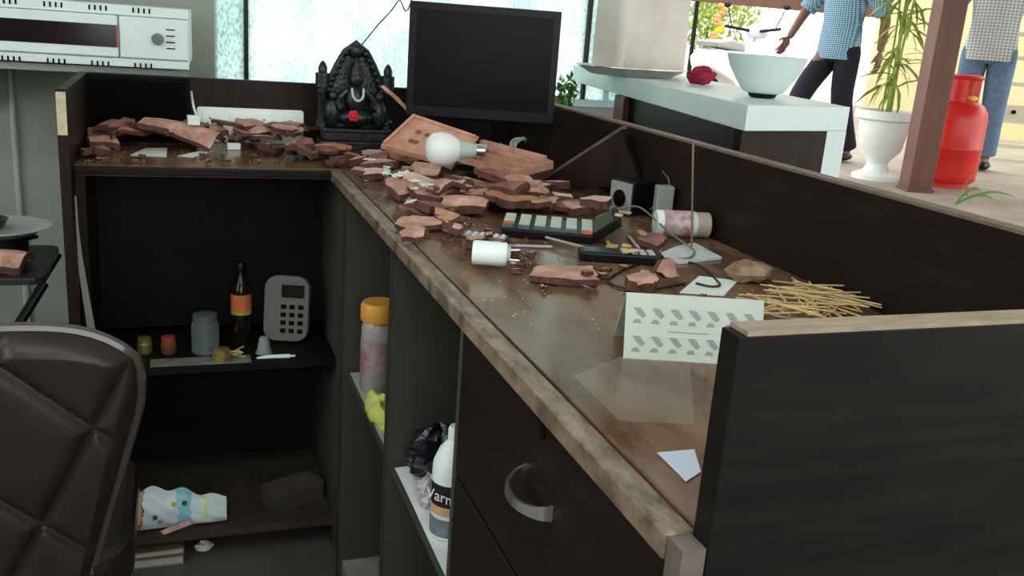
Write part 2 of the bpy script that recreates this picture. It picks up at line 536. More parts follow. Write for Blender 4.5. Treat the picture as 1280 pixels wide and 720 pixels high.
def samples(o, M=None):
    M = root_mat(o) if M is None else M @ root_mat(o)
    out = []
    if o.type == 'MESH':
        vs = [M @ v.co for v in o.data.vertices]
        for p in o.data.polygons:
            ids = list(p.vertices)
            for k in range(1, len(ids) - 1):
                a, b, c = vs[ids[0]], vs[ids[k]], vs[ids[k + 1]]
                n = max(1, min(30, int(max((b - a).length, (c - a).length, (c - b).length) / 0.007)))
                for i in range(n + 1):
                    for j in range(n + 1 - i):
                        out.append(a + (b - a) * (i / n) + (c - a) * (j / n))
    for ch in o.children:
        out += samples(ch, M)
    return out


def settle(o, register=True, gap=0.0005, sink=0.0):
    S = samples(o)
    dz = max(hgt(p.x, p.y) - p.z for p in S) + gap
    if sink:      # rubble wedges in between the pieces below
        dz = max(dz - sink, D - min(p.z for p in S) + gap)
    o.location.z += dz
    if register:
        for p in S:
            i, j = cell(p.x, p.y)
            if p.z + dz > HM[i][j]:
                HM[i][j] = p.z + dz
    return o


def drop(o, px, py, sink=0.0):
    """put a thing at a pixel and let it rest on the worktop or on what already lies there"""
    o.location = at_z(px, py, D + .008)
    def inside():
        S = samples(o)
        x0 = min(q.x for q in S); x1 = max(q.x for q in S); y1_ = max(q.y for q in S); y0 = min(q.y for q in S)
        if x1 > XB - .003: o.location.x -= x1 - XB + .003
        if y1_ > YB - .003: o.location.y -= y1_ - YB + .003
        if o.location.x < XI + .01 and o.location.y < YF + .05 and o.location.y > YF - .12 and px < 445 and y0 < YF: o.location.y += YF - y0 + .002
        elif o.location.y < YF and x0 < XO + .004: o.location.x += XO + .004 - x0
        if x0 < XL + .003: o.location.x += XL + .003 - x0
    inside()
    for _ in range(14):
        settle(o, False, sink=sink)
        if o.location.z < D + .060:
            break
        o.location.y -= .018
    p = at_z(px, py, min(o.location.z, D + .05))
    if (p - o.location).length < .08:
        o.location.x, o.location.y = p.x, p.y
    inside()
    for _ in range(14):
        settle(o, False, sink=sink)
        if o.location.z < D + .062:
            break
        o.location.y -= .018
    return settle(o, sink=sink)


def on_top(px, py, r):
    p = at_z(px, py, D + r)
    for _ in range(2):
        h = hgt(p.x, p.y) if (XL < p.x < XB and YN < p.y < YB) else D
        p = at_z(px, py, h + r)
    return p


def shard(name, L, W_, T, seed, mi, profile='flat', cuts=5, rot=(0, 0, 0)):
    rnd = random.Random(seed)
    nx = max(4, min(14, int(L / .014))); ny = max(3, min(10, int(W_ / .014)))
    bm = bmesh.new()
    g = []
    for i in range(nx + 1):
        for j in range(ny + 1):
            x = (i / nx - .5) * L; y = (j / ny - .5) * W_
            if profile == 'ridge':
                t = (y / W_ + .5) * 3
                z = .0075 * (1 if 0.85 < t % 1.5 < 1.35 else 0)
            elif profile == 'curve':
                z = -1.1 * y * y / max(W_, .02) - .25 * x * x / L
            elif profile == 'bar':
                z = .012 if abs(y) > W_ * .33 else 0
            else:
                z = .0015 * math.sin(x * 60 + seed) * math.cos(y * 50)
            g.append(bm.verts.new((x, y, z + rnd.uniform(-.0008, .0008))))
    for i in range(nx):
        for j in range(ny):
            a = i * (ny + 1) + j
            bm.faces.new((g[a], g[a + ny + 1], g[a + ny + 2], g[a + 1]))
    for k in range(cuts):
        a = 2 * PI * (k + rnd.uniform(.1, .9)) / cuts
        n = Vector((math.cos(a), math.sin(a), 0))
        d = rnd.uniform(.60, .92) * (abs(n.x) * L / 2 * .9 + abs(n.y) * W_ / 2 * .9)
        bmesh.ops.bisect_plane(bm, geom=bm.verts[:] + bm.edges[:] + bm.faces[:], plane_co=n * d, plane_no=n, clear_outer=True)
    for e in bm.edges:
        if len(e.link_faces) == 1:
            for v in e.verts:
                v.co.x += rnd.uniform(-.0022, .0022); v.co.y += rnd.uniform(-.0022, .0022)
    r = bmesh.ops.extrude_face_region(bm, geom=bm.faces[:])
    for v in [q for q in r['geom'] if isinstance(q, bmesh.types.BMVert)]:
        v.co.z -= T * rnd.uniform(.85, 1.1)
        v.co.x *= rnd.uniform(.95, 1.02)
    bmesh.ops.recalc_face_normals(bm, faces=bm.faces[:])
    me = bpy.data.meshes.new(name)
    bm.to_mesh(me); bm.free()
    me.materials.append(CLAY[mi]); me.materials.append(SIDE_SHADE)
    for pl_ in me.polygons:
        if abs(pl_.normal.z) < .55: pl_.material_index = 1     # broken sides get the painted-in shade tone
    o = bpy.data.objects.new(name, me)
    COL.objects.link(o)
    o.rotation_euler = rot
    return o


# ------------------------------------------------------------------ monitor
a = at_y(510, 70, 2.12); b = at_y(697, 80, 2.03)
zt = at_y(600, 7, 2.07).z; zb = at_y(600, 149, 2.07).z
c = (a + b) / 2; wM = (Vector((b.x - a.x, b.y - a.y, 0))).length
yaw = math.atan2(b.y - a.y, b.x - a.x)
mon = thing('monitor', 'black flat-screen monitor standing at the corner of the desk', 'monitor', (c.x, c.y, D), (0, 0, yaw))
MB().box(-wM / 2, wM / 2, 0.004, .035, zb - D, zt - D).build('housing', BLACKP, mon, bevel=.004)
MB().box(-wM / 2 + .016, wM / 2 - .016, 0.0, .004, zb - D + .022, zt - D - .016).build('screen', mat('dark_screen', (.003, .0034, .0038), .25, spec=.12), mon)
MB().box(-wM / 2, -wM / 2 + .016, -.002, .004, zb - D, zt - D).box(wM / 2 - .016, wM / 2, -.002, .004, zb - D, zt - D).box(-wM / 2 + .016, wM / 2 - .016, -.002, .004, zb - D, zb - D + .022).box(-wM / 2 + .016, wM / 2 - .016, -.002, .004, zt - D - .016, zt - D).build('bezel', BLACKP, mon)
MB().box(-.03, .03, .012, .04, .012, zb - D + .05).build('stand_neck', BLACKM, mon, bevel=.003)
MB().prism(rbox(.20, .13, 0, .05), 0, .012, Matrix.Translation((-.01, -.005, 0))).build('stand_base', BLACKP, mon)
for q in samples(mon):
    if q.z < D + .2:
        i, j = cell(q.x, q.y); HM[i][j] = max(HM[i][j], q.z)

# ------------------------------------------------------------------ black shrine statue
c = at_y(444, 170, 2.25)
st = thing('shrine_statue', 'small black carved shrine statue with arch, pillars and seated figure', 'statue', (c.x, 2.27, D))
BST = mat('black_stone', (0.010, 0.014, 0.016), 0.3, var=.3, scale=60, bump=.5, bscale=120)
hS = at_y(445, 54, 2.25).z - D
MB().box(-.085, .085, -.05, .04, 0, .03).box(-.078, .078, -.044, .036, .03, .05).box(-.083, .083, -.048, .038, .05, .06).build('base', BST, st, bevel=.003)
half = [(.070, .06), (.070, hS * .58), (.058, hS * .68), (.044, hS * .80), (.026, hS * .92), (0, hS)]
pol = half + [(-x, z) for x, z in reversed(half[:-1])]
MB().prism(pol, -.007, .007, Matrix.Translation((0, .014, 0)) @ Matrix.Rotation(PI / 2, 4, 'X')).build('back_slab', BST, st)
rim_ = MB()
rim_.tube([Vector((x, -.004, z)) for x, z in pol], .0075, 8)
for k in range(1, 20):
    f_ = k / 20 * (len(pol) - 1); i_ = int(f_); u_ = f_ - i_
    x = pol[i_][0] * (1 - u_) + pol[i_ + 1][0] * u_; z = pol[i_][1] * (1 - u_) + pol[i_ + 1][1] * u_
    rim_.ell((x * .93, -.006, z * .985), (.008, .007, .008), 8, 6)
rim_.build('arch', BST, st, smooth=True)
MB().ell((0, 0, hS - .018), (.022, .016, .018), 10, 8).build('crest', BST, st, smooth=True)
for s_ in (-1, 1):
    p = MB().lathe([(.014, .06), (.014, .075), (.009, .08), (.009, .125), (.013, .13), (.013, .15), (.017, .152), (.017, .185), (.010, .187)], 12, Matrix.Translation((s_ * .078, -.005, 0))).build('pillar', BST, st, smooth=True)
    MB().lathe([(.010, .187), (.011, .197), (.007, .207), (.002, .213)], 10, Matrix.Translation((s_ * .078, -.005, 0))).build('finial', BST, p, smooth=True)
    MB().ell((s_ * .055, -.02, .095), (.02, .016, .035), 10, 8).ell((s_ * .055, -.024, .135), (.011, .011, .013), 10, 8).build('attendant_figure', BST, st, smooth=True)
fg = MB()
fg.ell((0, -.022, .085), (.045, .026, .022), 16, 10).ell((0, -.018, .125), (.026, .02, .036), 14, 10).ell((0, -.02, .175), (.017, .016, .02), 14, 10)
fg.lathe([(.018, 0), (.014, .014), (.008, .03), (.002, .042)], 12, Matrix.Translation((0, -.018, .185)))
for s_ in (-1, 1):
    fg.tube(bez([(s_ * .022, -.018, .148), (s_ * .042, -.024, .125), (s_ * .036, -.042, .105)], 4), .009, 8)
fg.build('seated_figure', BST, st, smooth=True)
tag(MB().tube(bez([(-.014, -.039, .155), (-.011, -.047, .135), (0, -.05, .127), (.011, -.047, .135), (.014, -.039, .155)], 5), .003, 6).build('garland', mat('pale_garland', (.55, .6, .55), .8), st, smooth=True), 'pale garland')
fl = MB()
for k in range(6):
    an = k * PI / 3
    fl.ell((.008 * math.cos(an), -.002, .008 * math.sin(an)), (.006, .004, .006), 8, 6)
fl.ell((0, -.005, 0), (.005, .004, .005), 8, 6)
tag(fl.build('flower', mat('red_flower', (.6, .012, .03), .7), st, smooth=True, loc=(-.012, -.055, .092)), 'small red flower')
for q in samples(st):
    i, j = cell(q.x, q.y); HM[i][j] = max(HM[i][j], q.z)

# ------------------------------------------------------------------ white socket board against the rear upstand
a = at_y(246, 160, 2.37); b = at_y(380, 160, 2.37)
zt = at_y(312, 136, 2.37).z
sb = thing('socket_board', 'white plastic socket board leaning on the rear upstand', 'socket board', ((a.x + b.x) / 2, 2.375, D), (math.radians(-6), 0, 0))
w = b.x - a.x
MB().prism(rbox(w, zt - D, 0, .008), -.006, .006, Matrix.Translation((0, 0, (zt - D) / 2)) @ Matrix.Rotation(PI / 2, 4, 'X')).build('face_plate', WHITEP, sb, bevel=.002)
for k in range(4):
    x = -w * .38 + k * w * .25
    s_ = MB().box(x - .017, x + .017, -.009, -.006, .025, zt - D - .012).build('socket', WHITEP, sb, bevel=.001)
    for dx, dz in ((-.006, .0), (.006, .0), (0, .012)):
        MB().lathe([(.0022, 0), (.0022, .0006)], 8, Matrix.Translation((x + dx, -.0091, .045 + dz)) @ Matrix.Rotation(PI / 2, 4, 'X')).build('hole', BLACKM, s_)
for q in samples(sb):
    i, j = cell(q.x, q.y); HM[i][j] = max(HM[i][j], q.z)

a = at_y(104, 150, 2.33); b = at_y(238, 150, 2.33); zt = at_y(170, 95, 2.33).z
fb_ = thing('speaker_box', 'matt black box standing upright in the rear corner of the desk', 'box', (a.x, 2.335, D))
MB().box(0.006, b.x - a.x, 0, .05, .0005, zt - D).build('case', BLACKM, fb_, bevel=.004)
MB().box(.015, b.x - a.x - .01, -.003, 0, .012, zt - D - .012).build('front_cloth', mat('black_cloth', (.003, .003, .003), .95, spec=.05), fb_)
reg_later = fb_

# ------------------------------------------------------------------ small objects along the long upstand (before the rubble settles)
def reg(o):
    for q in samples(o):
        i, j = cell(q.x, q.y); HM[i][j] = max(HM[i][j], q.z)


reg(reg_later)
p = at_x(792, 245, XB - .046)
sp = thing('desk_speaker', 'small black cube speaker with grey front by the long upstand', 'speaker', (XB - .046, p.y, D), (0, 0, math.radians(-72)))
MB().box(-.028, .028, -.03, .035, 0, .062).build('body', BLACKP, sp, bevel=.004)
g = MB().box(-.027, .027, -.036, -.030, .002, .060).build('front_grille', GREYP, sp, bevel=.002)
MB().lathe([(.016, 0), (.016, .002), (.010, .003), (.004, .001)], 16, Matrix.Translation((0, -.036, .03)) @ Matrix.Rotation(PI / 2, 4, 'X')).build('driver', BLACKM, g, smooth=True)
reg(sp)
p = at_x(833, 250, XB - .016)
gb = thing('adapter_box', 'grey upright adapter box standing beside the black speaker', 'adapter', (XB - .022, p.y, D), (0, 0, math.radians(-14)))
MB().box(-.016, .016, -.012, .012, 0.0008, at_x(833, 232, XB - .02).z - D).build('case', GREYP, gb, bevel=.003)
MB().tube([(0, .010, .04), (0, .016, .04)], .003, 8).build('cable_gland', BLACKP, gb)
reg(gb)

# jar with printed label lying on its side
p = at_z(856, 296, D)
pj = thing('plastic_jar', 'pink-labelled white plastic jar lying on its side by the upstand', 'jar', (p.x - .01, p.y, D + .0225), (0, math.radians(90), math.radians(-14)))
LAB = mat('pink_printed_label', (.72, .70, .70), .5, col2=(.35, .04, .07), scale=45)
MB().lathe([(.020, -.045), (.022, -.042), (.022, .022), (.019, .026)], 24).build('body', WHITEP, pj, smooth=True)
MB().lathe([(.0225, -.034), (.0225, .016)], 24, cap0=False, cap1=False).build('label', LAB, pj, smooth=True)
MB().lathe([(.0215, .024), (.0215, .046), (.019, .048)], 20).build('lid', mat('cream_lid', (.42, .38, .32), .5), pj, smooth=True)
reg(pj)

# dark board leaning in the corner against the long upstand
A = at_z(676, 229, D + .004); B = at_x(783, 160, XB - .028)
ln = (B - A).length
xd = (B - A).normalized()
zd = Vector((0, 0, 1)); zd = (zd - xd * zd.dot(xd)).normalized(); yd = zd.cross(xd)
Mx = Matrix((xd, yd, zd)).transposed().to_4x4(); Mx.translation = A
base = Vector((A.x, A.y, D))
lbt = thing('loose_board', 'loose dark walnut board leaning against the long upstand', 'board', base)
for nm, mt_, (x0, x1, t0, t1, h0, h1) in (('board', WALNUT_V, (0.02, ln - .012, -.006, .006, -.11, 0)), ('dusty_edge', mat('dusty_brown_edge', (.10, .075, .06), .6, var=.3, scale=30), (0, ln - .004, -.007, .007, 0, .006))):
    o = MB().box(x0, x1, t0, t1, h0, h1)
    n0 = [Mx @ v - base for v in o.v]
    o.v = [Vector((v.x, v.y, max(v.z, .0006))) for v in n0]
    o.build(nm, mt_, lbt)

# ------------------------------------------------------------------ calculator
a = at_z(626, 296, D); b = at_z(742, 306, D)
yaw = math.atan2(b.y - a.y, b.x - a.x)
wc_ = Vector((b.x - a.x, b.y - a.y, 0)).length
dpc = .10
mid = (a + b) / 2 + Vector((-math.sin(yaw), math.cos(yaw), 0)) * (dpc / 2)
ca = thing('calculator', 'black desktop calculator with pale and orange keys', 'calculator', (mid.x, mid.y, D), (0, 0, yaw))
hw, hd = wc_ / 2, dpc / 2
MB().add([(-hw, -hd, 0), (hw, -hd, 0), (hw, hd, 0), (-hw, hd, 0), (-hw, -hd, .014), (hw, -hd, .014), (hw, hd, .016), (-hw, hd, .016)],
         [(0, 3, 2, 1), (4, 5, 6, 7), (0, 1, 5, 4), (1, 2, 6, 5), (2, 3, 7, 6), (3, 0, 4, 7)]).build('body', BLACKP, ca, bevel=.003)
tl = math.atan2(.002, dpc)
MB().box(0, .05, -hd, hd, -.012, .003, Matrix.Translation((hw - .004, 0, .012)) @ Matrix.Rotation(math.radians(-38), 4, 'Y')).build('display_hood', BLACKP, ca, bevel=.002)
MB().box(.006, .042, -hd * .85, hd * .85, .003, .0042, Matrix.Translation((hw - .004, 0, .012)) @ Matrix.Rotation(math.radians(-38), 4, 'Y')).build('display', mat('lcd_grey_green', (.10, .13, .10), .2), ca)
KW = mat('pale_green_key', (.50, .58, .50), .45); KO = mat('orange_key', (.55, .13, .05), .45); KD = mat('slate_key', (.09, .11, .12), .45)
kme = {}
for r_ in range(5):
    for c_ in range(6):
        kc = KO if (r_, c_) in ((1, 0), (0, 5)) else (KD if (r_ == 0 and c_ < 5) else KW)
        kx = -hw * .88 + c_ * (hw * 1.72 / 5.0); ky = -hd * .78 + r_ * (dpc * .80 / 4)
        kz = .0148 + ky * math.tan(tl)
        if kc.name not in kme:
            ko = MB().box(-.0085, .0085, -.006, .006, 0, .0045).build('key', kc, ca)
            kme[kc.name] = ko.data
        else:
            ko = bpy.data.objects.new('key', kme[kc.name]); COL.objects.link(ko); ko.parent = ca
        ko.location = (kx, ky, kz); ko.rotation_euler = (tl, 0, 0)
settle(ca)

# handset with keys near the cables
p = at_z(775, 326, D)
hs = thing('cordless_handset', 'flat black handset with teal screen and small white keys', 'handset', (p.x, p.y, D), (0, 0, math.radians(-17)))
MB().prism(rbox(.125, .042, 0, .01), 0, .014).build('body', BLACKP, hs, bevel=.003)
MB().box(-.055, -.012, -.014, .014, .014, .0152).build('screen', mat('teal_screen_glass', (.02, .07, .07), .1), hs)
for r_ in range(3):
    for c_ in range(4):
        MB().box(-.0045, .0045, -.003, .003, 0, .002).build('key', KW, hs, loc=(.005 + c_ * .013, -.011 + r_ * .010, .014))
settle(hs)

# ------------------------------------------------------------------ tent card
A = at_z(779, 448, D); B = at_z(917, 456, D)
yaw = math.atan2(B.y - A.y, B.x - A.x)
wT = .145
hT = at_y(783, 366, A.y + .02).z - D
tc_ = thing('tent_card', 'folded pale green tent card printed with rows of grey diamonds', 'tent card', (A.x, A.y, D), (0, 0, yaw))
dT = .05
CARD = mat('pale_green_card', (.58, .66, .59), .6, var=.03)
PRN = mat('grey_print', (.30, .35, .33), .6)
fr = MB().add([(0, 0, 0), (wT, 0, 0), (wT, .022, hT), (0, .022, hT), (0, .0012, 0), (wT, .0012, 0), (wT, .0232, hT), (0, .0232, hT)],
              [(0, 1, 2, 3), (7, 6, 5, 4), (0, 4, 5, 1), (1, 5, 6, 2), (2, 6, 7, 3), (3, 7, 4, 0)]).build('front_flap', CARD, tc_)
MB().add([(0, .0235, hT), (wT, .0235, hT), (wT, .0235 + dT, 0), (0, .0235 + dT, 0), (0, .0223, hT - .001), (wT, .0223, hT - .001), (wT, .0222 + dT, 0), (0, .0222 + dT, 0)],
         [(0, 1, 2, 3), (7, 6, 5, 4), (0, 4, 5, 1), (1, 5, 6, 2), (2, 6, 7, 3), (3, 7, 4, 0)]).build('back_flap', CARD, tc_)
def onflap(u, v):   # v 0..1 up the flap
    return Vector((u, .022 * v - .0004, hT * v))
pm = MB()
for row, v0 in enumerate((.70, .27)):
    for k in range(7):
        u = .012 + k * .0193
        q = [onflap(u - .004, v0 + .085), onflap(u + .004, v0 + .085), onflap(u + .010, v0 - .03), onflap(u + .006, v0 - .07), onflap(u + .001, v0 - .01)]
        pm.add(q, [(0, 1, 2, 3, 4)])
        q = [onflap(u - .002, v0 - .09), onflap(u + .003, v0 - .09), onflap(u + .005, v0 - .15), onflap(u - .005, v0 - .15)]
        pm.add(q, [(0, 1, 2, 3)])
pm.add([onflap(.045, .435), onflap(.088, .435), onflap(.088, .45), onflap(.045, .45)], [(0, 1, 2, 3)])
pm.build('printed_marks', PRN, fr)
MB().add([onflap(0, .37), onflap(wT, .37), onflap(wT, .378), onflap(0, .378)], [(0, 1, 2, 3)]).build('printed_rule', PAPER, fr)
reg(tc_)

# patterned blister strip
p = at_z(612, 292, D)
bl = thing('blister_strip', 'patterned silver-blue blister strip in front of the calculator', 'strip', (p.x, p.y, D), (0, 0, math.radians(-30)))
MB().box(-.035, .035, -.016, .016, 0, .0012).build('foil', mat('silver_blue_foil', (.28, .34, .42), .35, metal=.6, var=.3, scale=60), bl)
bme = None
for i in range(6):
    for j in range(3):
        if bme is None:
            bo = MB().ell((0, 0, 0), (.0045, .0035, .003), 8, 6).build('blister', mat('pale_blister', (.6, .62, .66), .3), bl, smooth=True); bme = bo.data
        else:
            bo = bpy.data.objects.new('blister', bme); COL.objects.link(bo); bo.parent = bl
        bo.location = (-.028 + i * .0112, -.010 + j * .010, .0012)
p2 = at_z(606, 297, D); bl.location = (p2.x, p2.y, D); settle(bl)

# ------------------------------------------------------------------ terracotta rubble
BIG = [
    # px, py, length px, width m, profile, mat, yaw deg, tilt(x,y) deg, cuts, label
    (225, 165, 108, .10, 'curve', 0, -14, (12, 8), 5, 'long curved tile piece resting in front of the dark rear corner'),
    (152, 152, 60, .07, 'flat', 2, 22, (16, -14), 5, 'dull brown tile piece propped up at the side upstand'),
    (711, 340, 90, .075, 'flat', 0, -8, (0, 0), 6, 'big flat pinkish tile shard lying alone behind the tent card'),
    (405, 187, 58, .06, 'curve', 1, 10, (6, 0), 6, 'rounded orange tile shard at the inner corner of the worktop'),
    (545, 250, 118, .05, 'curve', 0, 16, (4, -4), 5, 'long curved tile shard near the worktop edge'),
    (540, 228, 66, .05, 'ridge', 3, -4, (3, -3), 4, 'pale ridged tile shard with parallel grooves'),
    (656, 258, 66, .055, 'curve', 1, 6, (-4, 6), 6, 'orange-brown shard leaning behind the calculator'),
    (708, 256, 62, .05, 'flat', 2, -10, (14, 6), 5, 'dark reddish shard with a pale broken edge behind the calculator'),
    (816, 298, 36, .04, 'flat', 2, 30, (8, -12), 5, 'dark shard lying beside the fallen jar'),
]
for k, (px, py, lp, w_, prof, mi, yw, tl_, cuts, label) in enumerate(BIG):
    L_ = lp * mpp(at_z(px, py, D))
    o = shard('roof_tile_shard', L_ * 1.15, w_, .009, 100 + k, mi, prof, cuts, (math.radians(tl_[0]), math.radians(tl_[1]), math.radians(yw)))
    drop(o, px, py, .010)
    tag(o, label, 'tile shard')

MID = [
    (112, 186, 26, 2), (133, 182, 30, 0), (160, 181, 38, 1), (186, 176, 34, 2), (142, 172, 26, 2), (298, 170, 40, 0), (318, 171, 46, 0),
    (346, 176, 36, 2), (340, 188, 30, 2), (363, 184, 30, 0), (378, 172, 34, 2), (422, 173, 30, 3), (430, 186, 26, 0), (444, 178, 26, 2),
    (470, 190, 38, 3), (456, 198, 25, 0), (328, 186, 28, 0), (270, 180, 26, 0), (506, 188, 24, 2), (515, 200, 30, 0), (530, 212, 36, 0),
    (494, 203, 26, 1), (455, 212, 26, 0), (478, 214, 38, 0), (500, 222, 28, 2), (520, 262, 46, 2), (522, 277, 42, 0), (503, 250, 40, 0),
    (580, 264, 44, 0), (608, 252, 40, 0), (626, 240, 42, 0), (662, 238, 36, 3), (722, 255, 30, 0),
    (742, 264, 28, 3), (690, 244, 32, 0), (568, 284, 22, 0), (593, 297, 18, 0), (585, 246, 40, 2), (560, 268, 30, 1),
    (804, 347, 32, 0), 
    (486, 196, 26, 0), (355, 166, 26, 0), (390, 178, 30, 0), (412, 196, 24, 2), (600, 258, 40, 0), (634, 262, 40, 1), (684, 262, 36, 0), (560, 276, 30, 0), (544, 232, 40, 3), (520, 228, 34, 0),
    (552, 240, 36, 2), (536, 256, 40, 0), (598, 236, 34, 0), (572, 238, 30, 3), (660, 250, 34, 2), (516, 240, 30, 3), (470, 206, 26, 2), (440, 198, 26, 1), (425, 203, 20, 0), (384, 196, 24, 2), (306, 184, 26, 2), (245, 178, 30, 2),
    (500, 236, 34, 0), (524, 246, 36, 3), (556, 256, 40, 0), (630, 256, 36, 2), (646, 246, 34, 0), (672, 252, 34, 0), (696, 258, 32, 3), (540, 268, 34, 2), (512, 284, 30, 0), (566, 246, 34, 0), (612, 244, 30, 2), (470, 222, 22, 3), (448, 206, 22, 0), (350, 180, 28, 0), (372, 186, 26, 0), (310, 176, 30, 0), (285, 172, 28, 2)]
shade_word = ['pinkish', 'orange', 'dark red-brown', 'pale']
for k, (px, py, wp, mi) in enumerate(MID):
    rnd = random.Random(500 + k)
    pw = mpp(at_z(px, py, D))
    L_ = max(.024, wp * pw) * 1.42
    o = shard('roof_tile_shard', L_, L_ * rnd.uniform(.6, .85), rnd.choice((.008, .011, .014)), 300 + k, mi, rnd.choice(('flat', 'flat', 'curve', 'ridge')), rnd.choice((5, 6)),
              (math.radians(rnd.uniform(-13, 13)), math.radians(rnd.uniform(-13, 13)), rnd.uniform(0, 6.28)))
    drop(o, px, py, .016)
    zone = 'on the rear wing of the worktop' if o.location.y > YF - .02 else ('in the heap between bulb and calculator' if px < 770 else 'beside the tent card')
    tag(o, '%s broken roof tile shard %s' % (shade_word[mi], zone), 'tile shard', 'mid-sized tile shards %s' % zone)

# two large roof tile pieces on top of the heap
CLAY.append(mat('terracotta_bright', (0.46, 0.22, 0.145), 0.8, col2=(0.66, 0.38, 0.28), scale=22, bump=.3, bscale=90))


def plate(name, label, corners, th, mi, ribs, rim, marks=0):
    """thick plate through four corners (front-left, front-right, back-right, back-left) with ribs along its length"""
    c0 = sum(corners, Vector()) / 4
    P0, P1, P2, P3 = [c - c0 for c in corners]
    nrm = (P1 - P0).cross(P3 - P0).normalized()
    def q(u, v, w): return P0 * (1 - u) * (1 - v) + P1 * u * (1 - v) + P2 * u * v + P3 * (1 - u) * v + nrm * w
    def blk(mb, u0, u1, v0, v1, w0, w1):
        return mb.add([q(u0, v0, w0), q(u1, v0, w0), q(u1, v1, w0), q(u0, v1, w0), q(u0, v0, w1), q(u1, v0, w1), q(u1, v1, w1), q(u0, v1, w1)],
                      [(0, 3, 2, 1), (4, 5, 6, 7), (0, 1, 5, 4), (1, 2, 6, 5), (2, 3, 7, 6), (3, 0, 4, 7)])
    t = thing(name, label, 'roof tile', c0)
    rnd = random.Random(mi + ribs)
    us = [k / 12 for k in range(13)]
    ring = [q(u, rnd.uniform(-.01, .03), -th) for u in us] + [q(1 - u, 1 - rnd.uniform(-.01, .05), -th) for u in us]
    m_ = len(ring)
    MB().add(ring + [p + nrm * th for p in ring], [tuple(reversed(range(m_))), tuple(range(m_, 2 * m_))] + [(i, (i + 1) % m_, m_ + (i + 1) % m_, m_ + i) for i in range(m_)]).build('slab', CLAY[mi], t)
    for k in range(ribs):
        v = (k + .5) / ribs
        blk(MB(), .03, .95, v - .17 / ribs, v + .17 / ribs, -.001, .011).build('rib', CLAY[mi], t, bevel=.0015)
    if rim:
        blk(MB(), .0, .05, .02, .97, -.001, .006).build('rim', CLAY[mi], t, bevel=.0015)
        blk(MB(), .05, .96, .90, .97, -.001, .006).build('rim', CLAY[mi], t, bevel=.0015)
    rnd = random.Random(2)
    for k in range(marks):
        u = .22 + .14 * (k % 4) + rnd.uniform(-.03, .03); v = .25 + .28 * (k // 4)
        blk(MB(), u, u + rnd.uniform(.04, .09), v, v + .10, -.0005, .0015).build('stamp_mark', CLAY[2], t)
    return t


ta = plate('roof_tile', 'large orange-pink stamped roof tile leaning below the monitor',
           [at_y(477, 180, 1.94), at_y(566, 207, 1.90), at_y(599, 171, 1.97), at_y(517, 143, 2.02)], .012, 4, 0, True, 8)
tb = plate('roof_tile', 'grooved roof tile half with thick profiled edge beside the bulb',
           [at_z(562, 190, D + .055), at_z(643, 213, D + .05), at_z(694, 201, D + .06), at_z(606, 178, D + .065)], .016, 4, 3, False)
reg(tb)

# upright shard and the rough lump by the cables
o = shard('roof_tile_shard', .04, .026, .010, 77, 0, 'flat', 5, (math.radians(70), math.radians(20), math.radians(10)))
drop(o, 832, 345); tag(o, 'pointed tile shard standing upright among the black cables', 'tile shard')
rnd = random.Random(8)
rk = MB().ell((0, 0, 0), (.034, .021, .016), 12, 8)
rk.v = [Vector((v.x * rnd.uniform(.85, 1.15), v.y * rnd.uniform(.85, 1.15), max(v.z, -.012) * rnd.uniform(.85, 1.15))) for v in rk.v]
o = rk.build('brick_lump', mat('dusty_brick', (.13, .065, .04), .9, col2=(.46, .34, .22), scale=26, bump=.5), rot=(0, 0, math.radians(-10)))
drop(o, 936, 340); tag(o, 'rough dusty brown brick lump near the straw sticks', 'brick lump')

# small chips: countable ones scattered on the free wood
for k in range(46):
    rnd = random.Random(900 + k)
    if k < 16: px, py = rnd.uniform(110, 440), rnd.uniform(186, 202)
    elif k < 36:
        t = rnd.random(); px, py = 470 + t * 180 + rnd.uniform(-8, 30), 225 + t * 95 + rnd.uniform(-8, 10)
    else: px, py = rnd.uniform(640, 900), rnd.uniform(345, 440) if rnd.random() < .3 else rnd.uniform(305, 350)
    p = at_z(px, py, D)
    if p.x < XI + .015 and p.y < YF: continue
    L_ = rnd.uniform(.009, .018)
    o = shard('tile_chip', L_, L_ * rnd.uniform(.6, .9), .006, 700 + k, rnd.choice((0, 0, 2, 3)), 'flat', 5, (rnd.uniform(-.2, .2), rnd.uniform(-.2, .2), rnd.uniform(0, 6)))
    drop(o, px, py)
    zone = 'on the rear wing' if p.y > YF else ('near the calculator' if py > 290 else 'along the worktop edge')
    tag(o, 'tiny terracotta chip scattered %s' % zone, 'tile chip', 'tiny terracotta chips %s' % zone)

# broken glass along the worktop edge by the inner corner
GLC = mat('broken_glass', (.70, .76, .74), .12, var=.1)
for k in range(22):
    rnd = random.Random(1200 + k)
    t_ = rnd.random()
    px, py = 448 + t_ * 70 + rnd.uniform(-4, 26), 212 + t_ * 52 + rnd.uniform(-8, 4)
    L_ = rnd.uniform(.010, .022)
    o = shard('glass_piece', L_, L_ * .6, .0025, 1300 + k, 0, 'flat', 5, (rnd.uniform(-.25, .25), rnd.uniform(-.25, .25), rnd.uniform(0, 6)))
    o.data.materials.clear(); o.data.materials.append(GLC)
    drop(o, px, py)
    tag(o, 'small pale glass fragment near the inner corner of the worktop', 'glass', 'glass fragments by the inner corner')

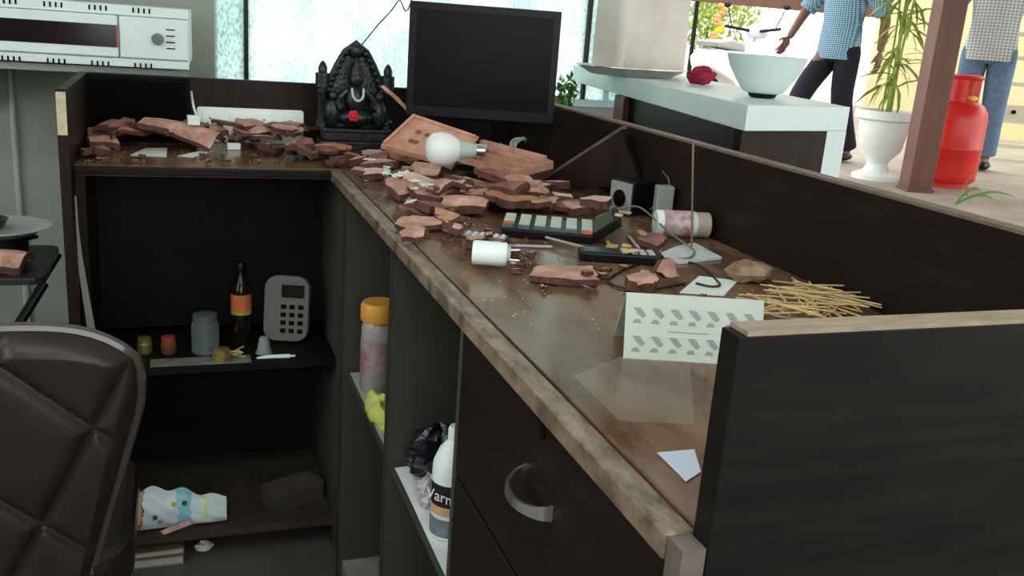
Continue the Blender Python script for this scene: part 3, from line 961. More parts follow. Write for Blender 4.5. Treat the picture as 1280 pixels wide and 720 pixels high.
# dust and crumbs nobody could count
rnd = random.Random(4)
cr = MB()
for k in range(420):
    t = rnd.random()
    if t < .3: px, py = rnd.uniform(100, 480), rnd.uniform(180, 205)
    elif t < .75:
        q = rnd.random(); px, py = 450 + q * 230 + rnd.gauss(10, 14), 215 + q * 130 + rnd.gauss(0, 10)
    else: px, py = rnd.uniform(600, 960), rnd.uniform(300, 420)
    p = at_z(px, py, D)
    if not (XL + .01 < p.x < XB - .01 and p.y < YB - .01) or (p.x < XI + .012 and p.y < YF + .01): continue
    if hgt(p.x, p.y) > D + .001: continue
    s_ = rnd.uniform(.0006, .0018)
    M_ = Matrix.Translation((p.x, p.y, D + s_ * 1.2 + .0006)) @ Euler((rnd.random(), rnd.random(), rnd.random())).to_matrix().to_4x4()
    cr.add([(s_, 0, -s_ * .5), (-s_ * .6, s_ * .8, -s_ * .5), (-s_ * .5, -s_ * .9, -s_ * .5), (0, 0, s_ * .7)], [(0, 2, 1), (0, 1, 3), (1, 2, 3), (2, 0, 3)], M_)
o = cr.build('crumbs', CLAY[3]); tag(o, 'pale tile dust and crumbs scattered over the worktop', 'crumbs', kind='stuff')

# ------------------------------------------------------------------ other things on the worktop
def led_bulb(label, px, py, yaw, Ls, rad, pins=True, glob=True):
    t = thing('led_bulb', label, 'bulb', (0, 0, D), (0, math.radians(90), math.radians(yaw)))
    if glob:
        MB().lathe([(.004, -.062 * Ls), (.6 * rad, -.058 * Ls), (.92 * rad, -.045 * Ls), (rad, -.028 * Ls), (.93 * rad, -.008 * Ls), (.62 * rad, .012 * Ls)], 24).build('globe', mat('milky_white_glass', (.80, .84, .83), .3), t, smooth=True)
        MB().lathe([(.62 * rad, .012 * Ls), (.55 * rad, .02 * Ls), (.40 * rad, .05 * Ls), (.36 * rad, .052 * Ls)], 20).build('heat_sink', mat('green_grey_plastic', (.45, .55, .50), .4), t, smooth=True)
        MB().lathe([(.30 * rad, .052 * Ls), (.30 * rad, .072 * Ls), (.2 * rad, .074 * Ls)], 16).build('cap', STEEL, t, smooth=True)
    else:
        MB().lathe([(.9 * rad, -.03 * Ls), (rad, -.027 * Ls), (rad, .026 * Ls), (.92 * rad, .03 * Ls)], 24).build('housing', WHITEP, t, smooth=True)
        MB().lathe([(.7 * rad, .03 * Ls), (.7 * rad, .036 * Ls)], 16).build('cap', mat('green_grey_plastic', (.45, .55, .50), .4), t, smooth=True)
        for k in (-1, 1):
            MB().tube([(k * .4 * rad, 0, .036 * Ls), (k * .45 * rad, .002, .052 * Ls)], .0012, 6).build('pin', STEEL, t)
    if glob:
        t.location = at_z(px, py, D + .088)
        return t
    return drop(t, px, py)


led_bulb('round white light bulb lying against the grooved roof tile piece', 566, 187, -6, .85, .033)
led_bulb('white cylindrical lamp holder with two pins lying near the worktop edge', 612, 322, -22, .78, .0165, glob=False)


def flat_paper(name, label, cat, poly, material=PAPER, th=.0008, curl=0.0):
    pts = [at_z(px, py, D + .001) for px, py in poly]
    c = sum(pts, Vector()) / len(pts)
    o = MB().prism([(p.x - c.x, p.y - c.y) for p in pts], 0, th).build(name, material, loc=(c.x, c.y, D + .0006))
    tag(o, label, cat)
    return o


flat_paper('paper_slip', 'blue-white paper slip lying by the end panel', 'paper', [(822, 566), (868, 562), (876, 590), (858, 602)], mat('bluish_paper', (.72, .80, .95), .8))
flat_paper('paper_slip', 'white paper slip beneath the left rubble of the rear wing', 'paper', [(163, 194), (182, 185), (209, 185), (208, 196)])
flat_paper('paper_slip', 'narrow white paper strip at the front of the rear wing', 'paper', [(222, 195), (262, 186), (267, 189), (240, 197)])
fp = flat_paper('folded_receipt', 'white folded receipt lying just behind the tent card', 'paper', [(850, 366), (874, 346), (922, 352), (905, 370)], th=.002); reg(fp)
fp = flat_paper('crumpled_sheet', 'crumpled white plastic sheet under the black cable loop', 'sheet', [(818, 322), (846, 310), (868, 306), (902, 324), (850, 330)], mat('thin_white_film', (.66, .72, .74), .35, var=.1, scale=50, bump=.8), th=.004); reg(fp)
fp = flat_paper('tile_glaze_chip', 'flat white glazed chip among the terracotta heap', 'chip', [(572, 232), (580, 222), (606, 224), (603, 237)], th=.004)
fp.location.z = max(hgt(at_z(x, y, D).x, at_z(x, y, D).y) for x in range(572, 608, 5) for y in range(222, 238, 4)) + .001
flat_paper('clear_sheet', 'dusty clear plastic sheet lying flat on the bare wood', 'sheet', [(716, 470), (790, 440), (862, 446), (868, 530), (775, 526)], mat('dusty_clear_film', (.5, .46, .4), .15, alpha=.12, var=.2), th=.0004)

# pens
def pen(label, A, B, m_, r=.0028):
    a = on_top(*A, r); b = on_top(*B, r)
    zb_ = max(a.z, b.z) + .0005
    t = thing('pen', label, 'pen', (a.x, a.y, zb_), (0, 0, math.atan2(b.y - a.y, b.x - a.x)))
    Ln = Vector((b.x - a.x, b.y - a.y, 0)).length
    MB().tube([(.008, 0, 0), (Ln, 0, 0)], r, 8).build('barrel', m_, t, smooth=True)
    MB().tube([(0, 0, 0), (.008, 0, 0)], [.0008, r * .9], 8).build('tip', STEEL, t, smooth=True)
    return t
pen('thin grey pen lying diagonally behind the handset', (778, 334 - 12), (682, 303), mat('grey_pen_plastic', (.33, .31, .30), .4), .0022)
pen('slim translucent pen lying flat below the calculator front', (602, 306), (690, 309), mat('lilac_pen_plastic', (.42, .38, .42), .3), .0022)
pen('lime green marker pen lying among small scraps', (757, 300), (768, 314), mat('lime_plastic', (.45, .55, .06), .4), .003)
pen('white short pen next to the handset keys', (800, 312), (786, 296), mat('white_pen_plastic', (.6, .58, .55), .4), .0025)
rnd = random.Random(31)
SCR = [mat('cream_scrap', (.62, .50, .33), .8), mat('tan_scrap', (.45, .27, .16), .8), mat('yellow_scrap', (.60, .55, .12), .8)]
for k, (px, py, mi, word) in enumerate([(770, 304, 0, 'cream'), (782, 308, 2, 'yellow'), (777, 298, 1, 'tan'), (790, 316, 0, 'cream'), (765, 310, 1, 'tan'), (800, 306, 1, 'tan')]):
    s_ = rnd.uniform(.010, .017)
    o = MB().prism([(s_ * math.cos(q) * rnd.uniform(.6, 1), s_ * .7 * math.sin(q) * rnd.uniform(.6, 1)) for q in (0, 1.2, 2.3, 3.4, 4.6, 5.5)], 0, .003).build('paper_scrap', SCR[mi], rot=(.1, .1, k))
    drop(o, px, py); tag(o, '%s torn paper scrap between calculator and handset' % word, 'scrap', 'torn scraps behind the handset')

# upright incense stick
p = at_z(864, 312, D); q = at_y(866, 181, p.y)
o = MB().tube([(0, 0, .0005), (q.x - p.x, 0, q.z - D)], .0016, 6).build('incense_stick', mat('brown_stick', (.20, .15, .11), .7), loc=(p.x, p.y, D))
o.location.z = hgt(p.x, p.y); tag(o, 'thin brown incense stick standing upright before the upstand', 'stick')

# cables
def cable(name, label, pix, r, m_, lift=None, cat='cable'):
    pts = []
    for k, (px, py) in enumerate(pix):
        p = on_top(px, py, r + .0005)
        if lift and lift[k]:
            p = at_z(px, py, D + lift[k])
        pts.append(p)
    base = Vector((pts[0].x, pts[0].y, D))
    o = MB().tube([q - base for q in bez(pts, 6)], r, 6).build(name, m_, smooth=True, loc=base)
    return tag(o, label, cat)
cable('black_cable', 'black cable looping from the calculator over the crumpled sheet', [(745, 272), (770, 262), (795, 258), (812, 268), (836, 290), (858, 306), (868, 314), (862, 322), (840, 324), (828, 330)], .0017, CORDG, [0, .02, .03, .03, .02, .012, 0, 0, 0, 0])
cable('black_cable', 'black cable curled around the shards behind the tent card', [(828, 322), (800, 330), (778, 338), (762, 348), (766, 356), (790, 361), (820, 361), (845, 356), (856, 354)], .0016, CORD)
cable('black_cable', 'black cable running over the folded receipt', [(810, 322), (838, 326), (862, 328), (878, 334), (890, 345), (900, 356), (888, 358), (870, 354)], .0016, CORD)
wp0 = [at_x(x, y, XB - d_) for x, y, d_ in ((812, 262, .03), (824, 252, .022), (834, 238, .012), (836, 225, .008), (828, 214, .006))]
tag(MB().tube([q - wp0[0] for q in bez(wp0, 6)], .0011, 6).build('speaker_wire', CORDG, smooth=True, loc=wp0[0]), 'thin wire arching beside the grey adapter box', 'cable')
cable('white_cable', 'white cable hanging behind the rear wing by the socket board', [(250, 152), (244, 140), (240, 122), (238, 100)], .0030, WHITEP, [.05, .075, .105, .14])
cable('thin_twig', 'pale thin stem lying beside the straw sticks', [(918, 382), (935, 380), (950, 386), (968, 394), (990, 398), (1012, 399)], .0015, mat('pale_stem', (.62, .50, .38), .7), cat='stem')
pcoil = on_top(662, 186, .002); pcoil = at_z(652, 186, D + .02)
co = MB()
rnd = random.Random(5)
cp = []
for k in range(60):
    an = k * .42
    R = .022 + .003 * math.sin(k * .9)
    cp.append((R * math.cos(an), .010 * math.sin(an * .5) + k * .0002, .024 + R * math.sin(an)))
co.tube(cp, .0026, 6)
o = co.build('coiled_wire', WHITEP, smooth=True, loc=(pcoil.x, pcoil.y, D), rot=(0, 0, .3)); settle(o)
tag(o, 'coil of white wire standing below the monitor', 'wire')
rnd = random.Random(12)
wl_ = MB()
for k in range(5):
    a_ = Vector((rnd.uniform(-.03, .03), rnd.uniform(-.02, .02), .004))
    wl_.tube(bez([a_, a_ + Vector((.02, .01, .02)), a_ + Vector((.045, .0, .02 + rnd.uniform(-.01, .012))), a_ + Vector((.07, -.01, .005))], 5), .0014, 5)
pw_ = on_top(684, 186, .004)
o = wl_.build('wire_bundle', mat('beige_wire', (.45, .40, .34), .5), smooth=True, loc=(min(pw_.x, XB - .09), pw_.y, D)); settle(o)
tag(o, 'tangle of thin beige wires between monitor and upstand', 'wire')
# cord hanging down to the statue, from the ceiling
a_ = at_y(449, 60, 2.27); b_ = at_y(497, 2, 2.30)
dirv = (b_ - a_) / (b_.z - a_.z)
top = a_ + Vector((.35, .05, 2.75 - a_.z))
o = MB().tube([q - a_ for q in bez([a_, a_ + (b_ - a_) * .5 + Vector((-.004, 0, -.004)), b_, b_ + Vector((.06, .01, .12)), top], 8)], .0016, 6).build('hanging_cord', CORD, smooth=True, loc=a_)
tag(o, 'thin black cord hanging from the ceiling to the shrine statue', 'cord')

# broken tile strip leaning by the statue
A = at_y(478, 108, 2.22); B = at_z(512, 142, D + .07)
B = at_y(512, 140, 2.17)
o = MB().tube([Vector((0, 0, 0)), (B - A) * .5 + Vector((0, 0, .003)), B - A], [.008, .009, .006], 6, flat=.5).build('tile_sliver', CLAY[0], loc=A)
tag(o, 'pink tile sliver leaning between the statue and monitor', 'tile shard')

# small boxes on the rear wing
for (px, py, w_, d_, h_, label) in ((242, 160, .026, .02, .020, 'small white carton tucked under the curved tile piece'), (292, 184, .03, .014, .014, 'short white carton at the front of the rear wing')):
    t = thing('carton', label, 'box', (0, 0, D), (0, 0, .1))
    MB().box(-w_ / 2, w_ / 2, -d_ / 2, d_ / 2, 0, h_).build('body', WHITEP, t, bevel=.001)
    MB().box(-w_ / 2 - .0004, w_ / 2 + .0004, -d_ / 2 - .0004, d_ / 2 + .0004, h_ * .72, h_ + .0006).build('lid', WHITEP, t, bevel=.001)
    if py > 180: t.location = at_z(px, py + 3, D); t.location.z = D + .0005
    else: drop(t, px, py)

# ------------------------------------------------------------------ straw sticks
sme = []
for k in range(4):
    L_ = .06 + k * .008
    so = MB().tube([(-L_ / 2, 0, 0), (0, .0015 * (k - 1.5), 0), (L_ / 2, 0, 0)], [.0010, .0014, .0011], 5).build('straw_stick', STRAW)
    sme.append(so.data)
    if k == 0: first = so
    else: bpy.data.objects.remove(so)
rnd = random.Random(3)
for k in range(78):
    if k == 0: so = first
    else:
        so = bpy.data.objects.new('straw_stick', sme[k % 4]); COL.objects.link(so)
    if k < 50: px, py = rnd.gauss(1040, 20), rnd.gauss(372, 8)
    else: px, py = rnd.gauss(985, 18), rnd.gauss(377, 9)
    so.rotation_euler = (0, rnd.uniform(-.03, .03), rnd.gauss(-.75, .55) + (1.3 if rnd.random() < .2 else 0))
    so.location = at_z(px, py, D + .0022 + .0003 * k)
    so.location.x = min(so.location.x, XB - .034)
    tag(so, 'thin pale straw stick in the scattered pile by the upstand', 'stick', 'straw sticks scattered near the end panel')

# ------------------------------------------------------------------ things on the shelves of the rear cabinet
def shelf_pos(px, py, z):
    p = at_z(px, py, z)
    if p.y < YF + .03: p = Vector((p.x, YF + .03, z))
    return p


def jar(name, label, px, py, z, r, h, body, lid, lidh, cat='jar', neck=.85):
    p = shelf_pos(px, py, z)
    t = thing(name, label, cat, (p.x, p.y, z + .0005))
    MB().lathe([(r * .9, 0), (r, .004), (r, h * .8), (r * neck, h * .9), (r * neck, h)], 20).build('body', body, t, smooth=True)
    MB().lathe([(r * neck * 1.06, h * .93), (r * neck * 1.06, h + lidh * .85), (r * neck * .95, h + lidh)], 20).build('lid', lid, t, smooth=True)
    return t


GOLD = mat('gold_tin', (.50, .38, .12), .35, metal=.7, var=.2)
GLASSJ = mat('clear_jar_glass', (.55, .68, .66), .06, trans=.85, ior=1.3)
jar('tin', 'squat gold tin standing next to the red-lidded jar', 181, 441, z_s, .016, .028, GOLD, GOLD, .008, 'tin')
jar('spice_jar', 'small jar with a dull red lid on the cabinet shelf', 211, 441, z_s, .017, .026, mat('amber_jar', (.16, .07, .03), .2), mat('dull_red_lid', (.33, .06, .035), .4), .012)
jar('glass_jar', 'tall clear glass jar on the dark cabinet shelf', 257, 440, z_s, .030, .082, GLASSJ, mat('smoky_lid', (.10, .13, .13), .3), .008)
jar('tin', 'low gold tin in front of the glass jar', 277, 450, z_s, .020, .020, GOLD, GOLD, .006, 'tin')
p = shelf_pos(303, 432, z_s)
t = thing('sauce_bottle', 'dark bottle with an orange label behind the gold tin', 'bottle', (p.x, YF + .15, z_s + .0005))
MB().lathe([(.021, 0), (.023, .004), (.023, .125), (.018, .14), (.010, .155), (.009, .18)], 20).build('body', mat('dark_bottle', (.012, .008, .006), .15), t, smooth=True)
MB().lathe([(.0235, .075), (.0235, .118)], 20, cap0=False, cap1=False).build('label', mat('orange_label', (.62, .17, .05), .5, var=.2, scale=40), t, smooth=True)
MB().lathe([(.0237, .070), (.0237, .076)], 20, cap0=False, cap1=False).build('label_border', mat('lime_border', (.25, .5, .05), .5), t, smooth=True)
MB().lathe([(.0105, .172), (.0105, .19), (.009, .192)], 16).build('cap', BLACKP, t, smooth=True)
p = shelf_pos(355, 430, z_s)
t = thing('card_terminal', 'grey rounded card terminal with dark keypad deep in the cabinet', 'card terminal', (p.x, YF + .115, z_s + .006), (math.radians(-10), 0, math.radians(-18)))
MB().prism(rbox(.105, .155, 0, .03, 6), -.013, .013, Matrix.Translation((0, .02, .078)) @ Matrix.Rotation(PI / 2, 4, 'X')).build('body', mat('dim_grey_plastic', (.16, .15, .14), .5), t, bevel=.003)
MB().box(-.012, .040, .004, .0068, .105, .135).build('display', BLACKP, t)
for r_ in range(4):
    for c_ in range(3):
        MB().box(-.006, .006, -.002, 0, -.005, .005).build('key', BLACKM, t, loc=(-.006 + c_ * .020, .0068, .026 + r_ * .019))
p = shelf_pos(331, 445, z_s)
t = thing('paper_cone', 'pale grey cone standing on the cabinet shelf', 'cone', (p.x, p.y + .02, z_s + .0005))
MB().lathe([(.017, 0), (.016, .006), (.011, .034), (.009, .038)], 18).build('cone', mat('grey_green_card', (.25, .30, .28), .6), t, smooth=True)
MB().lathe([(.019, 0), (.019, .003), (.0165, .0035)], 18).build('foot_ring', mat('grey_green_card', (.25, .30, .28), .6), t, smooth=True)
p = shelf_pos(346, 452, z_s)
t = thing('glue_tube', 'white glue tube lying at the front of the cabinet shelf', 'tube', (p.x, YF + .02, z_s + .006), (0, 0, -.03))
MB().tube([(-.042, 0, -.002), (-.02, 0, 0), (.03, 0, 0)], [.002, .0045, .005], 10).build('body', WHITEP, t, smooth=True)
MB().tube([(.03, 0, 0), (.042, 0, 0)], .0028, 8).build('nozzle', WHITEP, t, smooth=True)
rnd = random.Random(21)
q0 = shelf_pos(297, 444, z_s)
for k in range(7):
    an = rnd.uniform(-.6, .9)
    o = MB().tube([(-.014, 0, 0), (.014, 0, 0)], .0015, 5).build('match_stick', mat('pale_yellow_wood', (.65, .60, .28), .7), loc=(q0.x + rnd.uniform(-.01, .01), YF + .045 + rnd.uniform(-.008, .008), z_s + .002 + k * .0028), rot=(0, 0, an))
    tag(o, 'pale yellow match stick in the little pile beside the gold tin', 'match stick', 'match sticks on the cabinet shelf')
o = MB().prism([(-.11, -.018), (.10, -.018), (.10, .03), (-.11, .03)], 0, .0006).build('shelf_liner', mat('dusty_plastic_liner', (.20, .22, .19), .3, var=.4, scale=40, bump=.4), loc=(at_y(255, 452, YF).x, YF + .024, z_s))
o.location.z = z_s - .0001 + .0002
tag(o, 'dusty plastic liner strip along the shelf front', 'liner')

# snack packet, carton and books at the bottom
pc = shelf_pos(212, 655, z_b)
w0 = at_y(140, 640, YF); w1 = at_y(284, 640, YF)
wp_ = (w1.x - w0.x)
pk = thing('snack_packet', 'bright white crumpled snack packet with yellow and orange print', 'packet', ((w0.x + w1.x) / 2, YF + .028, z_b + .001), (math.radians(-14), 0, 0))


def packet_mat():
    mt = bpy.data.materials.new('printed_foil_packet'); mt.use_nodes = True
    nt = mt.node_tree; N = nt.nodes; L = nt.links
    b = N['Principled BSDF']; b.inputs['Roughness'].default_value = .35
    tc = N.new('ShaderNodeTexCoord'); sx = N.new('ShaderNodeSeparateXYZ')
    L.new(tc.outputs['Object'], sx.inputs[0])
    nz = N.new('ShaderNodeTexNoise'); nz.inputs['Scale'].default_value = 38
    L.new(tc.outputs['Object'], nz.inputs['Vector'])
    ad = N.new('ShaderNodeMath'); ad.operation = 'MULTIPLY_ADD'; ad.inputs[1].default_value = .05
    L.new(nz.outputs['Fac'], ad.inputs[0]); L.new(sx.outputs['X'], ad.inputs[2])
    mr = N.new('ShaderNodeMapRange'); mr.inputs['From Min'].default_value = -wp_ / 2 + .025; mr.inputs['From Max'].default_value = wp_ / 2 + .025
    L.new(ad.outputs[0], mr.inputs['Value'])
    rp = N.new('ShaderNodeValToRGB'); rp.color_ramp.interpolation = 'CONSTANT'
    e = rp.color_ramp.elements
    e[0].position = 0; e[0].color = (.72, .85, .85, 1)
    e[1].position = .05; e[1].color = (.85, .62, .04, 1)
    for pos, c in ((.11, (.75, .86, .86)), (.17, (.7, .84, .86)), (.205, (.85, .36, .03)), (.235, (.16, .10, .3)), (.26, (.72, .85, .88)), (.55, (.30, .70, .80)), (.68, (.72, .86, .88)), (.78, (.75, .8, .3)), (.82, (.70, .86, .88))):
        n_ = e.new(pos); n_.color = (*c, 1)
    L.new(mr.outputs[0], rp.inputs['Fac']); L.new(rp.outputs['Color'], b.inputs['Base Color'])
    return mt


rnd = random.Random(6)
gv = []; gf = []
NU, NV = 26, 12
for side in (0, 1):
    for i in range(NU + 1):
        for j in range(NV + 1):
            u = i / NU; v = j / NV
            hh = .036 + .026 * math.sin(PI * min(1, u * .8 + .28)) + .004 * math.sin(u * 23)
            x = (u - .5) * wp_; z = .002 + v * hh * 1.45 + .012 * u * (1 if v > .5 else .3)
            puff = .019 * (math.sin(PI * v) ** .6) * (math.sin(PI * min(max(u, .02), .98)) ** .35)
            wr = .0035 * math.sin(17 * u + 5 * v) * math.sin(11 * v + 9 * u) + rnd.uniform(-.0008, .0008)
            y = (-puff - wr) if side == 0 else puff * .6
            gv.append((x + rnd.uniform(-.0006, .0006), y, z))
    o0 = side * (NU + 1) * (NV + 1)
    for i in range(NU):
        for j in range(NV):
            a_ = o0 + i * (NV + 1) + j
            gf.append((a_, a_ + NV + 1, a_ + NV + 2, a_ + 1))
MB().add(gv, gf).build('pouch', packet_mat(), pk, smooth=True)
for (u, v, r_, c_) in ((.36, .45, .0055, (.03, .06, .05)), (.40, .28, .005, (.25, .22, .35)), (.62, .86, .006, (.08, .06, .12)), (.53, .85, .006, (.75, .5, .06)), (.085, .36, .006, (.45, .10, .03))):
    MB().lathe([(r_, 0), (r_ * .8, .0012)], 12, Matrix.Translation(((u - .5) * wp_, -.022, .004 + v * .066)) @ Matrix.Rotation(PI / 2, 4, 'X')).build('printed_dot', mat('dot_%02d' % int(u * 100), c_, .4), pk)
tag(MB().prism([(-.03, 0), (.035, 0), (.03, .012), (-.034, .010)], -.003, .003, Matrix.Translation((.012, -.030, .004)) @ Matrix.Rotation(math.radians(-16), 4, 'Y') @ Matrix.Rotation(PI / 2, 4, 'X')).build('torn_flap', mat('pink_white_flap', (.75, .6, .58), .5, col2=(.5, .2, .2), scale=60), pk), 'torn pinkish flap')
a_ = at_y(308, 640, YF + .03)
bx_ = thing('carton', 'dusty brown long carton lying on the bottom shelf', 'box', (at_y(368, 660, YF + .06).x, YF + .10, z_b + .0005), (0, 0, math.radians(24)))
CART = mat('dim_cardboard', (.06, .05, .042), .8, var=.2)
MB().box(-.065, .065, -.035, .035, 0, .05).build('body', CART, bx_, bevel=.001)
MB().box(-.0655, .0655, -.0355, .0355, .038, .0515).build('lid', mat('dim_cardboard_lid', (.075, .062, .05), .8, var=.2), bx_, bevel=.001)
for k, (h_, m_, label) in enumerate(((.024, mat('grey_cover', (.16, .17, .15), .6), 'grey thick book lying flat on the floor'), (.018, mat('tan_cover', (.14, .10, .06), .6), 'tan book stacked on the grey floor book'))):
    x_ = at_z(190, 712, .02).x
    t = thing('book', label, 'book', (x_, YF + .05, .0005 + k * .0250), (0, 0, .03 * k))
    MB().box(-.075, .065, -.045, .05, 0.003, h_ - .003).build('pages', mat('page_block', (.45, .43, .36), .8), t)
    MB().box(-.078, .068, -.048, .052, 0, .003).box(-.078, .068, -.048, .052, h_ - .003, h_).box(-.078, -.075, -.048, .052, .003, h_ - .003).build('cover', m_, t)
o = MB().ell((0, 0, .012), (.02, .015, .012), 10, 8).build('paper_ball', PAPER, loc=(at_y(256, 716, YF).x, YF + .05, .0005))
rnd = random.Random(1)
for v in o.data.vertices: v.co = v.co * rnd.uniform(.8, 1.2); v.co.z = max(v.co.z, 0)
tag(o, 'crumpled white paper ball on the floor under the cabinet', 'paper')
# loose pale strip bowed against the cabinet side
pp = [at_y(93, 245, YF - .012), at_y(97, 300, YF - .014), at_y(104, 350, YF - .016), at_y(113, 405, YF - .018), at_y(118, 440, YF - .016)]
base = Vector(pp[-1])
sv = []; sf = []
bp_ = bez(pp, 5)
for k, p in enumerate(bp_):
    w_ = .003 + .006 * k / len(bp_)
    for dx, dy in ((-w_, 0), (w_, 0), (w_, .0015), (-w_, .0015)):
        sv.append(Vector((p.x + dx, p.y + dy, p.z)) - base)
for k in range(len(bp_) - 1):
    for q in range(4): sf.append((k * 4 + q, k * 4 + (q + 1) % 4, k * 4 + 4 + (q + 1) % 4, k * 4 + 4 + q))
sf += [(0, 1, 2, 3), (len(sv) - 4, len(sv) - 1, len(sv) - 2, len(sv) - 3)]
o = MB().add(sv, sf).build('edge_banding', mat('pale_banding', (.30, .33, .30), .5), loc=base)
tag(o, 'loose pale edge banding peeling off the cabinet side', 'strip')

# ------------------------------------------------------------------ things on the open cabinet shelves
zs = .513
p = at_z(470, 502, zs)
t = thing('snack_jar', 'clear jar with an orange screw lid and pink print', 'jar', (.365, 1.73, zs + .0015))
hj = at_y(470, 378, 1.73).z - zs
MB().lathe([(.030, 0), (.034, .005), (.034, hj * .70), (.031, hj * .78), (.029, hj * .80)], 24).build('body', mat('cloudy_plastic_jar', (.38, .36, .33), .2, var=.15, scale=30), t, smooth=True)
MB().lathe([(.0345, hj * .22), (.0345, hj * .60)], 24, cap0=False, cap1=False).build('label', mat('mauve_print', (.42, .36, .38), .4, col2=(.30, .10, .13), scale=48), t, smooth=True)
MB().lathe([(.035, hj * .80), (.0365, hj * .82), (.0365, hj * .96), (.033, hj)], 24).build('lid', mat('orange_plastic', (.75, .36, .06), .4), t, smooth=True)
def sheet(name, label, cat, pts, material, th, z, wob=0.0, n=10, seed=1):
    """thin wavy sheet spanned by four corners"""
    c = sum([Vector(p) for p in pts], Vector()) / 4
    rnd = random.Random(seed)
    v = []; f = []
    for s_ in (0, 1):
        for i in range(n + 1):
            for j in range(n + 1):
                u = i / n; w = j / n
                p = Vector(pts[0]) * (1 - u) * (1 - w) + Vector(pts[1]) * u * (1 - w) + Vector(pts[2]) * u * w + Vector(pts[3]) * (1 - u) * w - c
                hgt_ = wob * (.5 + .5 * math.sin(u * 7 + seed) * math.cos(w * 6 + seed * 2)) * math.sin(PI * min(1, .2 + u)) if wob else 0
                v.append((p.x, p.y, p.z + hgt_ + (th if s_ else 0)))
    N2 = (n + 1) ** 2
    for i in range(n):
        for j in range(n):
            a_ = i * (n + 1) + j
            f.append((a_, a_ + 1, a_ + n + 2, a_ + n + 1)); f.append((N2 + a_, N2 + a_ + n + 1, N2 + a_ + n + 2, N2 + a_ + 1))
    rim = [i * (n + 1) for i in range(n + 1)] + [n * (n + 1) + j for j in range(1, n + 1)] + [i * (n + 1) + n for i in range(n - 1, -1, -1)] + [j for j in range(n - 1, 0, -1)]
    for k in range(len(rim)):
        a_, b_ = rim[k], rim[(k + 1) % len(rim)]
        f.append((a_, b_, N2 + b_, N2 + a_))
    o = MB().add(v, f).build(name, material, smooth=True, loc=c)
    return tag(o, label, cat)
sheet('paper_liner', 'white paper liner on the lower shelf under the water bottle', 'paper', [(.328, 1.05, zs + .0006), (.42, 1.05, zs + .0006), (.42, 1.385, zs + .0006), (.328, 1.385, zs + .0006)], PAPER, .0006, zs, .004)
sheet('paper_liner', 'grey-white paper liner under the orange-lidded jar', 'paper', [(.328, 1.44, zs + .0006), (.37, 1.44, zs + .0006), (.37, 1.83, zs + .0006), (.328, 1.83, zs + .0006)], mat('greyed_paper', (.42, .42, .40), .8, var=.1), .0006, zs, .0)
p = at_z(464, 540, zs)
rnd = random.Random(9)
cl = MB().ell((0, 0, .012), (.026, .07, .026), 18, 12)
cl.v = [Vector((v.x * rnd.uniform(.9, 1.1), v.y * rnd.uniform(.9, 1.1), max(0.0, v.z + .010 * math.sin(v.x * 140) * math.cos(v.y * 90)))) for v in cl.v]
o = cl.build('dust_cloth', mat('lime_cloth', (.60, .66, .16), .8, var=.15, scale=30, bump=.4), smooth=True, loc=(.345, 1.60, zs + .0016))
tag(o, 'lime yellow dust cloth in front of the orange-lidded jar', 'cloth')
# black bag, crumpled wrapper, water bottle
def crumple(name, label, cat, loc, r, m_, seed, amp=.3):
    rnd = random.Random(seed)
    mb = MB().ell((0, 0, r[2]), r, 20, 14)
    ph = [rnd.uniform(0, 6) for _ in range(6)]
    def k_(v):
        d = v - Vector((0, 0, r[2]))
        a_ = math.atan2(d.y, d.x); e_ = d.z / r[2]
        return 1 + amp * (math.sin(3 * a_ + ph[0] + 2 * e_) * .4 + math.sin(7 * a_ + ph[1] - 5 * e_) * .3 + math.sin(11 * e_ + ph[2]) * .3)
    out = []
    for v in mb.v:
        d = v - Vector((0, 0, r[2])); w = d * k_(v) + Vector((0, 0, r[2]))
        out.append(Vector((w.x, w.y, max(0, w.z))))
    mb.v = out
    return tag(mb.build(name, m_, loc=loc), label, cat)
FOIL = mat('glossy_black_film', (.012, .012, .018), .18, bump=.8, bscale=50)
crumple('plastic_bag', 'glossy black plastic bag bunched on the lower shelf', 'bag', (.385, 1.33, zs + .006), (.052, .046, .045), FOIL, 4)
crumple('wrapper', 'crumpled pale wrapper between black bag and water bottle', 'wrapper', (.350, 1.245, zs + .006), (.020, .022, .024), mat('pale_wrapper', (.50, .48, .50), .4, var=.2, scale=60), 7)
p = at_z(577, 712, zs)
hb = .165
bt = thing('water_bottle', 'white squeeze bottle with dark lettered band on the lower shelf', 'bottle', (.363, 1.165, zs + .0052))
MB().lathe([(.028, 0), (.031, .004), (.031, .10), (.030, .115), (.022, .135), (.011, .148), (.009, .152)], 28).build('body', WHITEP, bt, smooth=True)
MB().lathe([(.011, .150), (.011, .166), (.009, .170)], 16).build('cap', PAPER, bt, smooth=True)
MB().lathe([(.0313, .054), (.0313, .088)], 28, cap0=False, cap1=False).build('label_band', mat('dark_label', (.018, .012, .014), .4), bt, smooth=True)
MB().lathe([(.0313, .040), (.0313, .054)], 28, cap0=False, cap1=False).build('lower_band', mat('tan_label', (.60, .38, .20), .4), bt, smooth=True)
MB().lathe([(.0313, .006), (.0313, .034)], 28, cap0=False, cap1=False).build('foot_band', mat('grey_blue_label', (.16, .20, .23), .4, var=.3, scale=60), bt, smooth=True)
da = math.atan2(-1.165, -.363)
lettering('lettering', 'Varn', .024, PAPER, bt, (.0318 * math.cos(da - .62), .0318 * math.sin(da - .62), .070), (PI / 2, 0, da - .62 + PI / 2))
t = thing('file_box', 'grey-green file box at the floor of the open cabinet', 'box', (.36, 1.50, .0505))
MB().box(-.02, .10, -.06, .06, 0, .17).build('body', GREYLAM, t, bevel=.002)
